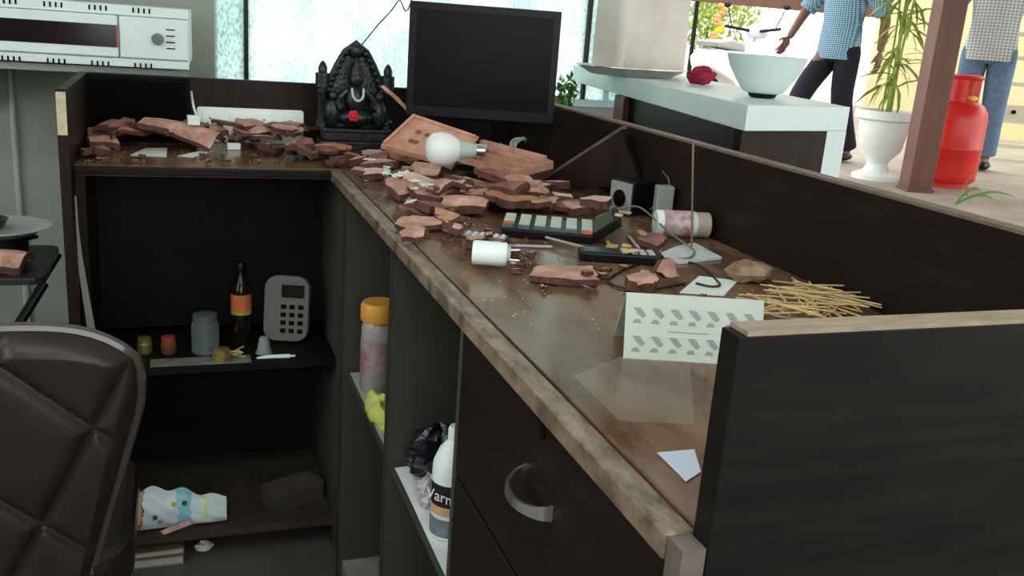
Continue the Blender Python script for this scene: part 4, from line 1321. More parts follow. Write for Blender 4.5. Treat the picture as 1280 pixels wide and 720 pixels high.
MB().box(-.022, .102, -.062, .062, .155, .172).build('lid', mat('pale_green_lid', (.17, .19, .15), .5), t, bevel=.002)

# ------------------------------------------------------------------ quilted chair
yc = 1.36
zt_c = at_y(95, 398, yc).z
xr = at_y(192, 470, yc).x
cw = .235
ch = thing('swivel_chair', 'dark brown quilted leather chair facing the rear cabinet', 'chair', (xr - cw, yc, 0), (0, 0, 0))
LEATH = mat('dark_brown_leather', (.026, .020, .016), .36, var=.18, scale=8, bump=.12, bscale=160, spec=.4)
NU, NV = 150, 160
z0c = .36
Hc = zt_c - z0c


def chair_pt(u, v, side):
    # u,v in -1..1 / 0..1 ; rounded outline
    hwid = cw * (1 - .46 * (1 - v) ** 1.1)
    vv = v
    top = 1.0
    au = abs(u)
    zz = z0c + Hc * (vv - .11 * max(0, au) ** 4.5 * vv ** 2)
    xx = u * hwid * (1 - .10 * max(0, (vv - .72) / .28) ** 2)
    edge = min(1.0, (1 - au) / .12, (1 - v) / .07 + .0, v / .06)
    edge = max(0.0, edge)
    th = .03 * math.sqrt(max(0, 1 - (1 - edge) ** 2))
    qx = 192 + (xx - cw) / .00128; qy = 398 + (zt_c - zz) / .00128
    a_ = (qy - .95 * qx - 392) / 178; b_ = (qx + .5 * qy - 255) / 132
    q = abs(math.sin(PI * a_)) * abs(math.sin(PI * b_))
    m1 = math.sqrt(min(abs(math.sin(PI * a_)), abs(math.sin(PI * b_))) ** 2 + .0016) - .04
    puff = .017 * (1 - math.exp(-4.5 * m1))
    y = -(th + puff * edge) if side == 0 else th * .8
    return Vector((xx, y + .05 * (1 - v) ** 2 * 0 - .06 * (v - .5), zz))


cv = []; cf = []
for side in (0, 1):
    for i in range(NU + 1):
        for j in range(NV + 1):
            cv.append(chair_pt(-1 + 2 * i / NU, j / NV, side))
    o0 = side * (NU + 1) * (NV + 1)
    for i in range(NU):
        for j in range(NV):
            a_ = o0 + i * (NV + 1) + j
            cf.append((a_, a_ + NV + 1, a_ + NV + 2, a_ + 1))
MB().add(cv, cf).build('backrest', LEATH, ch, smooth=True)
# glossy piping round the edge
path = [chair_pt(-1, k / 20, 1) for k in range(2, 20)] + [chair_pt(-1 + 2 * k / 24, 1, 1) for k in range(0, 25)] + [chair_pt(1, 1 - k / 20, 1) for k in range(1, 19)]
path = [p + Vector((0, -.004, 0)) for p in path]
tag(MB().tube(path, .009, 8).build('piping', mat('glossy_brown_piping', (.075, .065, .06), .12, spec=.9), ch, smooth=True), 'glossy piping round the backrest')
MB().prism(rbox(.38, .42, 0, .08, 6), .30, .38, Matrix.Translation((0, .26, 0))).build('seat', LEATH, ch, bevel=.02)
MB().box(-.03, .03, -.01, .10, .27, .30).box(-.03, .03, -.012, .012, .28, .50).build('back_bracket', BLACKP, ch)
MB().lathe([(.03, .07), (.03, .25), (.022, .26), (.022, .30)], 16, Matrix.Translation((0, .24, 0))).build('gas_post', CHROME, ch, smooth=True)
for k in range(5):
    an = 2 * PI * k / 5 + .3
    l_ = MB().tube([(0, .24, .08), (.25 * math.cos(an), .24 + .25 * math.sin(an), .06)], [.022, .013], 8).build('base_leg', CHROME, ch, smooth=True)
    MB().lathe([(.026, -.012), (.028, 0), (.026, .012)], 14, Matrix.Translation((.25 * math.cos(an), .24 + .25 * math.sin(an), .028)) @ Matrix.Rotation(an, 4, 'Z') @ Matrix.Rotation(PI / 2, 4, 'X')).build('castor', BLACKP, l_, smooth=True)

# ------------------------------------------------------------------ folding stand with bowl, plate and tile
yt = 2.25
zt_ = at_y(30, 326, yt).z
xt = at_y(72, 330, yt).x
ft = thing('folding_table', 'small dark folding table by the grey-green wall', 'table', (xt - .2, yt, 0))
MB().prism(rbox(.38, .30, 0, .03), zt_ - .015, zt_).build('table_top', mat('dark_grey_top', (.03, .03, .032), .4), ft, bevel=.002)
for s_ in (-1, 1):
    MB().tube([(-.19, s_ * .13, .006), (.19, s_ * .13, zt_ - .018)], .007, 8).build('leg', BLACKP, ft, smooth=True)
    MB().tube([(.19, s_ * .115, .006), (-.19, s_ * .115, zt_ - .018)], .007, 8).build('leg', BLACKP, ft, smooth=True)
px_ = at_z(30, 322, zt_)
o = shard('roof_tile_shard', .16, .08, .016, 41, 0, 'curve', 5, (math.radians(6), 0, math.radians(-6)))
o.location = (xt - .10, yt - .09, zt_)
S_ = samples(o); o.location.z += zt_ - min(q.z for q in S_) + .0005
tag(o, 'terracotta tile piece lying on the dark folding table', 'tile shard')
sp_ = thing('cooking_pot', 'low dark pot standing on the folding table under a plate', 'pot', (xt - .13, yt + .055, zt_ + .0005))
MB().lathe([(.060, 0), (.066, .004), (.068, .050), (.071, .052), (.066, .051), (.062, .006), (.001, .005)], 28).build('wall', mat('sooty_steel', (.05, .05, .05), .4, metal=.8), sp_, smooth=True)
for s_ in (-1, 1):
    MB().tube(bez([(s_ * .067, -.015, .04), (s_ * .084, 0, .042), (s_ * .067, .015, .04)], 4), .004, 6).build('handle', BLACKP, sp_, smooth=True)
pl = thing('steel_plate', 'pale steel plate covering the pot on the folding table', 'plate', (xt - .12, yt + .05, zt_ + .0535))
MB().lathe([(.075, 0), (.080, .002), (.098, .014), (.108, .016), (.108, .0175), (.097, .0165), (.078, .004), (.001, .003)], 32).build('dish', mat('pale_steel', (.75, .80, .78), .35, metal=.5), pl, smooth=True)
bw = thing('steel_bowl', 'dark steel bowl with a folded white cloth in the plate', 'bowl', (xt - .15, yt + .05, zt_ + .0572))
MB().lathe([(.026, 0), (.040, .010), (.048, .026), (.050, .028), (.047, .026), (.038, .011), (.001, .004)], 24).build('shell', mat('dark_steel', (.12, .12, .12), .3, metal=1.0), bw, smooth=True)
crumple('napkin', 'folded white napkin lying in the dark steel bowl', 'napkin', (xt - .15, yt + .05, zt_ + .0735), (.03, .026, .016), PAPER, 3, .15)

# ------------------------------------------------------------------ white oven on a wall shelf
yo = 2.47
a_ = at_y(236, 50, yo); zt_o = at_y(235, 12, yo).z; zb_o = at_y(235, 89, yo).z
wo = .62
ov = thing('oven', 'white electric oven with dark window and black knob on a wall shelf', 'oven', (a_.x - wo, yo, zb_o), (0, 0, math.radians(-2)))
ho = zt_o - zb_o
OVW = mat('oven_white_enamel', (.66, .78, .76), .35, var=.04, scale=10)
MB().box(0, wo, .012, .36, .012, ho).build('body', OVW, ov, bevel=.004)
MB().box(0, wo, 0, .012, ho * .84, ho).build('top_strip', OVW, ov, bevel=.002)
MB().box(0, wo, 0, .012, .004, ho * .16).build('bottom_strip', OVW, ov, bevel=.002)
xk = wo * .75
dr = MB().box(.004, xk - .003, -.008, .012, ho * .175, ho * .83).build('door', OVW, ov, bevel=.003)
tag(MB().box(.03, xk - .004, -.010, -.007, ho * .33, ho * .68).build('window', mat('dark_red_glass', (.008, .003, .004), .12), dr), 'dark glass window')
MB().box(xk - .007, xk - .0035, -.0105, -.007, ho * .33, ho * .68).build('window_trim', mat('red_trim', (.35, .02, .04), .4), dr)
cp_ = MB().box(xk, wo - .002, -.006, .012, ho * .175, ho * .83).build('control_panel', OVW, ov, bevel=.003)
tag(MB().lathe([(.014, 0), (.013, .012), (.004, .013)], 18, Matrix.Translation((xk + .085, -.006, ho * .5)) @ Matrix.Rotation(PI / 2, 4, 'X')).build('knob', mat('grey_green_knob', (.12, .15, .14), .4), cp_, smooth=True), 'dark round knob')
for k in range(4):
    MB().box(xk + .104, xk + .124, -.0072, -.006, ho * (.35 + k * .1), ho * (.37 + k * .1)).build('scale_mark', BLACKM, cp_)
for g in range(6):
    for k in range(4):
        x = .02 + g * .095 + k * .012
        MB().box(x, x + .004, -.0012, .001, ho * .02, ho * .10).build('vent_slot', BLACKM, ov)
        MB().box(x, x + .004, -.0012, .001, ho * .89, ho * .97).build('vent_slot', BLACKM, ov)
for x in (.04, wo - .04):
    MB().lathe([(.012, 0), (.012, .012)], 12, Matrix.Translation((x, .05, 0))).build('foot', BLACKM, ov)
    MB().lathe([(.012, 0), (.012, .012)], 12, Matrix.Translation((x, .32, 0))).build('foot', BLACKM, ov)
ws = thing('wall_shelf', 'grey wall shelf carrying the white oven', 'shelf', (a_.x - wo, YW, zb_o - .001))
MB().box(-.02, wo + .0, -(YW - yo) + .02, 0, -.016, 0).build('board', WALLM, ws)
for x in (.1, wo - .12):
    MB().add([(x, 0, -.016), (x, -.25, -.016), (x, 0, -.16), (x + .015, 0, -.016), (x + .015, -.25, -.016), (x + .015, 0, -.16)], [(0, 1, 2), (5, 4, 3), (0, 3, 4, 1), (1, 4, 5, 2), (2, 5, 3, 0)]).build('bracket', WALLM, ws)
pz = at_y(20, 90, YW - .012)
o = MB().tube([(0, 0, 0), (0, 0, zb_o - .03)], .008, 10).build('conduit_pipe', mat('pale_pipe', (.42, .47, .43), .5), smooth=True, loc=(at_y(20, 200, YW - .01).x, YW - .01, 0.0))
tag(o, 'pale vertical conduit pipe running down the grey-green wall', 'pipe')

# ------------------------------------------------------------------ white service counter behind the long upstand
ZC = 1.131
Ac, Bc, Cc = at_z(935, 131, ZC), at_z(716, 82, ZC), at_z(1063, 134, ZC)
Dc = Bc + (Cc - Ac) * 1.15
sc = thing('service_counter', 'white-topped service counter with dark inset panels beyond the upstand', 'counter', (Ac.x, Ac.y, 0))
rel = [(q.x - Ac.x, q.y - Ac.y) for q in (Ac, Cc, Dc, Bc)]
CW = mat('white_counter_laminate', (.62, .74, .72), .45, var=.05, scale=6)
MB().prism(rel, ZC - .050, ZC).build('counter_top', CW, sc, bevel=.002)
ex = Vector((Cc.x - Ac.x, Cc.y - Ac.y, 0)); wx_ = ex.length; ex.normalize(); ey = Vector((-ex.y, ex.x, 0))
by = Vector((Bc.x - Ac.x, Bc.y - Ac.y, 0)); lb_ = by.length; by.normalize()
def quad(p, q, d, z0, z1, name, m_):
    """upright panel from p to q, thickness along d"""
    poly = [(p.x, p.y), (q.x, q.y), (q.x + d.x, q.y + d.y), (p.x + d.x, p.y + d.y)]
    return MB().prism(poly, z0, z1).build(name, m_, sc)
o_ = Vector((0, 0, 0))
quad(ex * (wx_ * .80), ex * wx_, ey * .04, 0, ZC - .05, 'leg', CW)
quad(ex * .012 + by * .03, ex * (wx_ * .80), ey * .02, 0, ZC - .05, 'end_panel', WALNUT_V)
quad(ex * .012 + by * .03, by * (lb_ * .58) + ex * .012, ex * .02, 0, ZC - .05, 'side_panel', WALNUT_V)
quad(by * (lb_ * .54) - ex * .012, by * (lb_ * .54 + .09) - ex * .012, ex * .022, 0, ZC - .05, 'leg', WOODPOST)

# tray, cream container, cloth and bowl on it
def on_c(px, py): return at_z(px, py, ZC)
p = on_c(790, 103)
tr = thing('steel_tray', 'steel tray under the cream container on the white counter', 'tray', (at_z(797, 90, ZC + .012).x - ex.x * .022, at_z(797, 90, ZC + .012).y - ex.y * .022, ZC + .0005), (0, 0, math.atan2(ex.y, ex.x)))
ra = .20
MB().lathe([(.13, 0), (.145, .003), (.185, .020), (.195, .021), (.195, .023), (.183, .022), (.142, .006), (.001, .005)], 32, Matrix.Diagonal((.95, .62, 1.1, 1))).build('dish', STEEL, tr, smooth=True)
MB().lathe([(.128, .0085), (.128, .010)], 24, Matrix.Diagonal((.95, .62, 1, 1))).build('liner', mat('red_liner', (.45, .02, .05), .7), tr)
pcc = tr.location
mp_ = mpp(pcc)
wcx = 116 * mp_
cc = thing('storage_container', 'tall cloudy cream plastic container standing in the steel tray', 'container', (at_z(797, 90, ZC + .012).x, at_z(797, 90, ZC + .012).y, ZC + .0125), (0, 0, math.atan2(ex.y, ex.x)))
CCM = mat('cloudy_cream_plastic', (.56, .52, .45), .5, col2=(.70, .68, .63), scale=7)
prof = []
v_ = []; f_ = []
rings = [(0, .93), (.006, 1.0), (.10, 1.0), (.26, .97), (.30, .955), (.31, .90)]
for z, s_ in rings:
    for (x, y) in rbox(wcx * s_, .13 * s_, 0, .025, 6):
        v_.append((x, y, z))
nn = 24
for i in range(len(rings) - 1):
    for k in range(nn):
        f_.append((i * nn + k, i * nn + (k + 1) % nn, (i + 1) * nn + (k + 1) % nn, (i + 1) * nn + k))
f_ += [tuple(reversed(range(nn))), tuple(range((len(rings) - 1) * nn, len(rings) * nn))]
MB().add(v_, f_).build('body', CCM, cc, smooth=True)
MB().prism(rbox(wcx * .97, .128, 0, .025, 6), .305, .33).build('lid', CCM, cc, bevel=.004)
p = on_c(878, 107)
cl = crumple('cloth', 'crumpled maroon cloth between the tray and the white bowl', 'cloth', (p.x + .01, p.y + .03, ZC + .001), (.038, .03, .022), mat('maroon_cloth', (.30, .01, .045), .85, var=.2), 13, .25)
p = on_c(962, 124)
bo_ = thing('bowl', 'large white flared bowl on a dark foot on the white counter', 'bowl', (p.x, p.y + .03, ZC + .0005))
k_ = 49 * mpp(bo_.location) / .085
MB().lathe([(r * k_, z * k_) for r, z in ((.036, .010), (.044, .014), (.060, .036), (.076, .062), (.085, .088), (.0835, .089), (.073, .063), (.055, .036), (.03, .02), (.001, .019))], 36).build('shell', CW, bo_, smooth=True)
MB().lathe([(.022 * k_, 0), (.028 * k_, .002), (.032 * k_, .0105 * k_)], 24).build('foot', BLACKP, bo_, smooth=True)

# ------------------------------------------------------------------ the terrace outside
p = at_z(1143, 238, GZ)
pt = thing('post', 'red-brown square wooden post on the terrace', 'post', (p.x, p.y, GZ), (0, 0, math.radians(-18)))
pwid = 30 * mpp(p)
MB().box(-pwid / 2, pwid / 2, -pwid / 2, pwid / 2, 0, 2.6).build('shaft', WOODPOST, pt, bevel=.006)
MB().box(-pwid / 2 - .01, pwid / 2 + .01, -pwid / 2 - .01, pwid / 2 + .01, 0, .02).build('base_plate', WOODPOST, pt)

p = at_z(1199, 236, GZ)
gc = thing('gas_cylinder', 'bright red gas cylinder with collar beside the wooden post', 'gas cylinder', (p.x, p.y + .15, GZ))
RED = mat('red_enamel', (.58, .022, .018), .32, var=.12, scale=5)
kk = mpp(gc.location)
R_ = 36 * kk; Hh = 136 * kk
MB().lathe([(R_ * .86, .03), (R_ * .97, .05), (R_, .09), (R_, Hh * .34), (R_ * 1.012, Hh * .345), (R_ * 1.012, Hh * .365), (R_, Hh * .37), (R_, Hh * .60), (R_ * .96, Hh * .67), (R_ * .80, Hh * .735), (R_ * .5, Hh * .77), (R_ * .2, Hh * .78)], 40).build('body', RED, gc, smooth=True)
MB().lathe([(R_ * .80, 0), (R_ * .80, .05)], 30, cap0=False, cap1=False).build('foot_ring', RED, gc, smooth=True)
v_ = []; f_ = []
nA = 26
for k in range(nA + 1):
    an = math.radians(20) + math.radians(300) * k / nA
    for r, z in ((R_ * .62, Hh * .74), (R_ * .62, Hh * .97), (R_ * .59, Hh * .97), (R_ * .59, Hh * .74)):
        v_.append((r * math.cos(an), r * math.sin(an), z))
for k in range(nA):
    for q in range(4): f_.append((k * 4 + q, k * 4 + (q + 1) % 4, k * 4 + 4 + (q + 1) % 4, k * 4 + 4 + q))
f_ += [(0, 1, 2, 3), (nA * 4, nA * 4 + 3, nA * 4 + 2, nA * 4 + 1)]
for (a0, a1) in ((150, 245), (325, 385)):
    vv = []; ff = []
    for k in range(11):
        an = math.radians(a0 + (a1 - a0) * k / 10)
        for r, z in ((R_ * .60, Hh * .74), (R_ * .60, Hh * .95), (R_ * .57, Hh * .95), (R_ * .57, Hh * .74)):
            vv.append((r * math.cos(an), r * math.sin(an), z))
    for k in range(10):
        for q in range(4): ff.append((k * 4 + q, k * 4 + (q + 1) % 4, k * 4 + 4 + (q + 1) % 4, k * 4 + 4 + q))
    ff += [(0, 1, 2, 3), (40, 43, 42, 41)]
    MB().add(vv, ff).build('collar', RED, gc, smooth=True)
MB().tube([(R_ * .60 * math.cos(2 * PI * k / 28), R_ * .60 * math.sin(2 * PI * k / 28), Hh * .97) for k in range(28)], R_ * .075, 8, closed=True).build('collar_ring', RED, gc, smooth=True)
MB().lathe([(R_ * .14, Hh * .77), (R_ * .14, Hh * .83), (R_ * .18, Hh * .835), (R_ * .18, Hh * .86), (R_ * .09, Hh * .865), (R_ * .09, Hh * .90)], 14).build('valve', mat('brass_valve', (.5, .36, .1), .35, metal=.9), gc, smooth=True)
MB().ell((R_ * .25, -R_ * .3, Hh * .79), (R_ * .22, R_ * .12, R_ * .1), 10, 6).build('valve_cap', mat('yellow_cap', (.7, .5, .05), .5), gc, smooth=True)

# planter and bamboo palm
p = at_z(1112, 228, GZ)
po = thing('planter', 'white pedestal planter urn holding a slender leafy plant', 'planter', (p.x, p.y + .15, GZ))
kk = mpp(po.location)
PW = mat('white_planter', (.70, .76, .74), .5, var=.05)
MB().lathe([(r * kk, z * kk) for r, z in ((28, 0), (28, 5), (16, 10), (12, 18), (14, 24), (25, 36), (29, 60), (30, 72), (36, 74), (36, 84), (31, 84), (29, 78), (.1, 77))], 32).build('urn', PW, po, smooth=True)
MB().lathe([(.5 * kk, 77.5 * kk), (28.5 * kk, 78.5 * kk)], 20, cap0=False, cap1=False).build('soil', mat('soil', (.06, .045, .03), .9), po)
pm_ = thing('bamboo_plant', 'slender yellow-green leafy plant growing from the white planter', 'plant', (p.x, p.y + .15, GZ + 78 * kk))
rnd = random.Random(14)
lme = None
stems = []
for k in range(7):
    an = rnd.uniform(0, 6.28); sp_ = rnd.uniform(.02, .06); hh = rnd.uniform(.75, 1.25)
    pts = [Vector((.03 * math.cos(an), .03 * math.sin(an), 0)), Vector((sp_ * math.cos(an), sp_ * math.sin(an), hh * .5)), Vector((sp_ * 2.2 * math.cos(an), sp_ * 2.2 * math.sin(an), hh))]
    MB().tube(bez(pts, 6), .007, 6).build('stem', LEAFY, pm_, smooth=True)
    stems.append(bez(pts, 10))
for k in range(110):
    st_ = stems[k % 7]
    b_ = st_[rnd.randrange(4, len(st_))]
    if lme is None:
        v_ = [(0, -.004, 0), (0, .004, 0), (.10, -.013, .012), (.10, .013, .012), (.20, -.010, -.012), (.20, .010, -.012), (.29, 0, -.06)]
        lo_ = MB().add(v_, [(0, 2, 3, 1), (2, 4, 5, 3), (4, 6, 5)]).build('leaf', LEAFY, pm_, smooth=True); lme = lo_.data
    else:
        lo_ = bpy.data.objects.new('leaf', lme); COL.objects.link(lo_); lo_.parent = pm_
    lo_.location = b_
    lo_.rotation_euler = (rnd.uniform(-.4, .4), rnd.uniform(-.5, 1.0), rnd.uniform(0, 6.28))
    s_ = rnd.uniform(.6, 1.1); lo_.scale = (s_, s_ * 1.2, s_)

# green blades growing at the terrace edge
p = at_z(1194, 256, GZ)
gp = thing('grass_plant', 'tuft of long green blades sprouting from the terrace paving', 'plant', (p.x, p.y, GZ))
for (qx, qy, w_) in ((1262, 245, 5), (1220, 238, 5), (1211, 216, 3), (1240, 256, 6), (1206, 250, 4)):
    tip = at_y(qx, qy, p.y) - gp.location; tip.y -= .05; tip.z = max(tip.z, .02)
    n_ = 6; kk = mpp(p)
    v_ = []; f_ = []
    for k in range(n_ + 1):
        t_ = k / n_
        c_ = tip * t_ + Vector((0, 0, .05 * math.sin(PI * t_)))
        wd = w_ * kk * .5 * math.sin(PI * (.15 + .85 * t_)) + .0008
        v_ += [c_ + Vector((0, 0, wd)), c_ - Vector((0, .3 * wd, wd * .2))]
    for k in range(n_): f_.append((k * 2, k * 2 + 1, k * 2 + 3, k * 2 + 2))
    MB().add(v_, f_).build('blade', LEAFG, gp, smooth=True)

# cream railing gate at the right
g0 = at_z(1232, 200, GZ)
rg = thing('railing', 'cream metal railing gate behind the gas cylinder', 'railing', (g0.x + .1, g0.y + .2, GZ), (0, 0, math.radians(-30)))
for x in (0, .42, .84, 1.26, 1.68, 2.1):
    MB().box(x - .025, x + .025, -.02, .02, 0, 1.12).build('upright', CREAMP, rg)
for z in (.12, .34, .42, .66, .88, 1.08):
    MB().box(0, 2.1, -.015, .015, z - .018, z + .018).build('rail', CREAMP, rg)
MB().lathe([(.018, 0), (.018, .02)], 12, Matrix.Translation((.22, -.015, .42)) @ Matrix.Rotation(PI / 2, 4, 'X')).build('latch_knob', BLACKM, rg)
MB().box(.10, .34, -.012, .012, .36, .48).build('latch_plate', CREAMP, rg)
bwall = MB().box(-1, 8, 0, .2, 0, 2.6).build('wall_boundary', mat('pale_yellow_wall', (.60, .52, .28), .8, var=.05), loc=(at_z(1222, 180, GZ).x + .6, at_z(1222, 180, GZ).y + 1.0, GZ), rot=(0, 0, math.radians(-42)))
tag(bwall, kind='structure')

# far canopy fascia on thin poles
fa = at_y(850, 10, 10.5); fb = at_y(1215, 14, 10.5)
fs_ = thing('canopy', 'far brown canopy fascia carried on thin poles', 'canopy', (fa.x, 10.5, GZ))
zl = at_y(860, 16, 10.5).z - GZ
zr = at_y(1190, 17, 10.5).z - GZ
zl = (zl + zr) / 2
MB().box(-.3, fb.x - fa.x + 1.2, -.05, .05, zl, zl + .45).build('fascia', WOODPOST, fs_)
MB().box(-.3, fb.x - fa.x + 1.2, .05, 2.5, zl + .35, zl + .42).build('roof', WOODPOST, fs_)
for px in (866, 1190):
    x = at_y(px, 50, 10.5).x - fa.x
    MB().tube([(x, .0, 0), (x, .0, zl)], .03, 8).build('pole', BLACKP, fs_, smooth=True)


def bush(name, label, loc, rx, rz, z0, m_, n, seed, trunk=True):
    rnd = random.Random(seed)
    t = thing(name, label, 'tree' if name == 'tree' else 'shrub', loc)
    mb = MB()
    for k in range(n):
        d = Vector((rnd.gauss(0, 1), rnd.gauss(0, 1), rnd.gauss(0, 1))).normalized() * (rnd.random() ** .4)
        c_ = Vector((d.x * rx, d.y * rx, z0 + rz + d.z * rz))
        s_ = rnd.uniform(.04, .09) * (rx / .8) ** .5
        E_ = Euler((rnd.uniform(0, 6), rnd.uniform(0, 6), rnd.uniform(0, 6))).to_matrix().to_4x4(); E_.translation = c_
        mb.add([(-s_, 0, 0), (0, -s_ * .4, 0.1 * s_), (s_, 0, 0), (0, s_ * .4, .1 * s_)], [(0, 1, 2, 3)], E_)
    f = mb.build('foliage', m_, t); f['kind'] = 'stuff'
    MB().tube([(0, 0, 0), (.02, 0, z0 + rz)], [.05 * rx + .01, .02 * rx + .006], 8).build('trunk', mat('bark', (.10, .07, .045), .9), t, smooth=True)
    return t


q = at_y(880, 60, 14.6)
bush('tree', 'yellow-green tree behind the canopy pole', (q.x, 14.6, GZ), .9, .75, .6, mat('tree_leaf', (.34, .46, .10), .7, var=.3), 1400, 1)  # one yellow-green leaf colour, varied at random
q = at_y(704, 112, YW - .12)
bs = bush('shrub', 'small green houseplant behind the monitor at the window', (q.x, YW - .13, 0), .05, .06, at_y(704, 122, YW - .13).z - .04, LEAFG, 90, 3)

# orange and yellow flower garland hanging from the canopy
q = at_y(905, 18, 10.3)
gl_ = thing('flower_garland', 'orange and yellow flower garland hanging from the canopy edge', 'garland', (q.x, 10.42, zl + GZ))
OR1 = mat('orange_marigold', (.75, .33, .12), .8); YE1 = mat('yellow_marigold', (.85, .62, .03), .8)
for k in range(11):
    MB().ell((.05 * math.sin(k * 1.3), -.02, -.03 - k * .042), (.055, .045, .035), 10, 8).build('flower', YE1 if k in (6, 7) else OR1, gl_, smooth=True)

# parked white scooter seen beyond the bowl
q = at_z(935, 150, GZ)
so_ = thing('scooter', 'white motor scooter parked beyond the service counter', 'scooter', (at_y(915, 100, 9.4).x, 9.4, GZ), (0, 0, math.radians(215)))
SW = mat('scooter_white', (.75, .80, .82), .3)
for x in (-.6, .62):
    w_ = MB().lathe([(.14, -.05), (.22, -.045), (.235, 0), (.22, .045), (.14, .05)], 24, Matrix.Translation((x, 0, .235)) @ Matrix.Rotation(PI / 2, 4, 'X')).build('wheel', BLACKM, so_, smooth=True)
    MB().lathe([(.13, -.035), (.13, .035)], 18, Matrix.Translation((x, 0, .235)) @ Matrix.Rotation(PI / 2, 4, 'X')).build('hub', STEEL, w_, smooth=True)
MB().prism([(-.42, .28), (.05, .28), (.12, .34), (.30, .42), (.85, .55), (.92, .66), (.75, .76), (.10, .72), (-.02, .40), (-.36, .36), (-.50, .90), (-.60, .92), (-.66, .70)], -.14, .14, Matrix.Rotation(PI / 2, 4, 'X')).build('body', SW, so_, bevel=.03)
MB().prism([(.02, .74), (.80, .78), (.84, .83), (.40, .86), (.05, .83)], -.13, .13, Matrix.Rotation(PI / 2, 4, 'X'))  .build('seat', GREYP, so_, bevel=.02)
MB().tube([(-.60, 0, .26), (-.50, 0, .98)], .03, 8).build('fork', STEEL, so_, smooth=True)
MB().tube(bez([(-.38, -.34, 1.02), (-.45, -.18, 1.0), (-.50, 0, .98), (-.45, .18, 1.0), (-.38, .34, 1.02)], 4), .018, 8).build('handlebar', BLACKP, so_, smooth=True)
MB().ell((-.56, 0, .98), (.10, .13, .10), 14, 10).build('headlamp', mat('lamp_glass', (.5, .55, .6), .1), so_, smooth=True)
for s_ in (-1, 1):
    mr_ = MB().tube([(-.42, s_ * .26, 1.0), (-.44, s_ * .34, 1.22)], .008, 6).build('mirror_stalk', BLACKP, so_, smooth=True)
    MB().ell((-.44, s_ * .36, 1.26), (.012, .045, .03), 12, 8).build('mirror', BLACKP, mr_, smooth=True)


# ------------------------------------------------------------------ people
def skin_mesh(name, nodes, edges, levels=2):
    names = list(nodes)
    me = bpy.data.meshes.new(name)
    me.from_pydata([nodes[n][0] for n in names], [(names.index(a), names.index(b)) for a, b in edges], [])
    o = bpy.data.objects.new(name, me); COL.objects.link(o)
    o.modifiers.new('skin', 'SKIN')
    sv = me.skin_vertices[0].data
    for i, n in enumerate(names):
        r = nodes[n][1]
        sv[i].radius = r if isinstance(r, tuple) else (r, r)
        sv[i].use_root = (i == 0)
    ss = o.modifiers.new('sub', 'SUBSURF'); ss.levels = levels; ss.render_levels = levels
    bpy.context.view_layer.update()
    ev = o.evaluated_get(bpy.context.evaluated_depsgraph_get())
    m2 = ev.to_mesh()
    vs = [v.co.copy() for v in m2.vertices]; fs = [list(p.vertices) for p in m2.polygons]
    ev.to_mesh_clear()
    bpy.data.objects.remove(o)
    return vs, fs


SKIN = mat('brown_skin', (.17, .085, .055), .55, var=.08, scale=12)
HAIR = mat('black_hair', (.01, .008, .007), .5, bump=.4, bscale=150)


def hand(mb, wrist, elbow, thumb_dir):
    d = (Vector(wrist) - Vector(elbow)).normalized()
    side = thumb_dir.normalized(); nrm = d.cross(side).normalized(); side = nrm.cross(d)
    w = Vector(wrist)
    Mh = Matrix((side, nrm, d)).transposed().to_4x4(); Mh.translation = w + d * .045
    mb.ell((0, 0, 0), (.040, .016, .055), 14, 10, Mh)
    for k, L_ in enumerate((.070, .080, .074, .058)):
        b_ = w + d * .085 + side * (.027 - .018 * k)
        mb.tube([b_, b_ + d * L_ * .45 + nrm * .004, b_ + d * L_ * .8 + nrm * .016, b_ + d * L_ * .95 + nrm * .028], [.0095, .009, .008, .006], 8)
    b_ = w + d * .03 + side * .03
    mb.tube([b_, b_ + side * .022 + d * .022, b_ + side * .03 + d * .048 + nrm * .01], [.012, .0105, .008], 8)


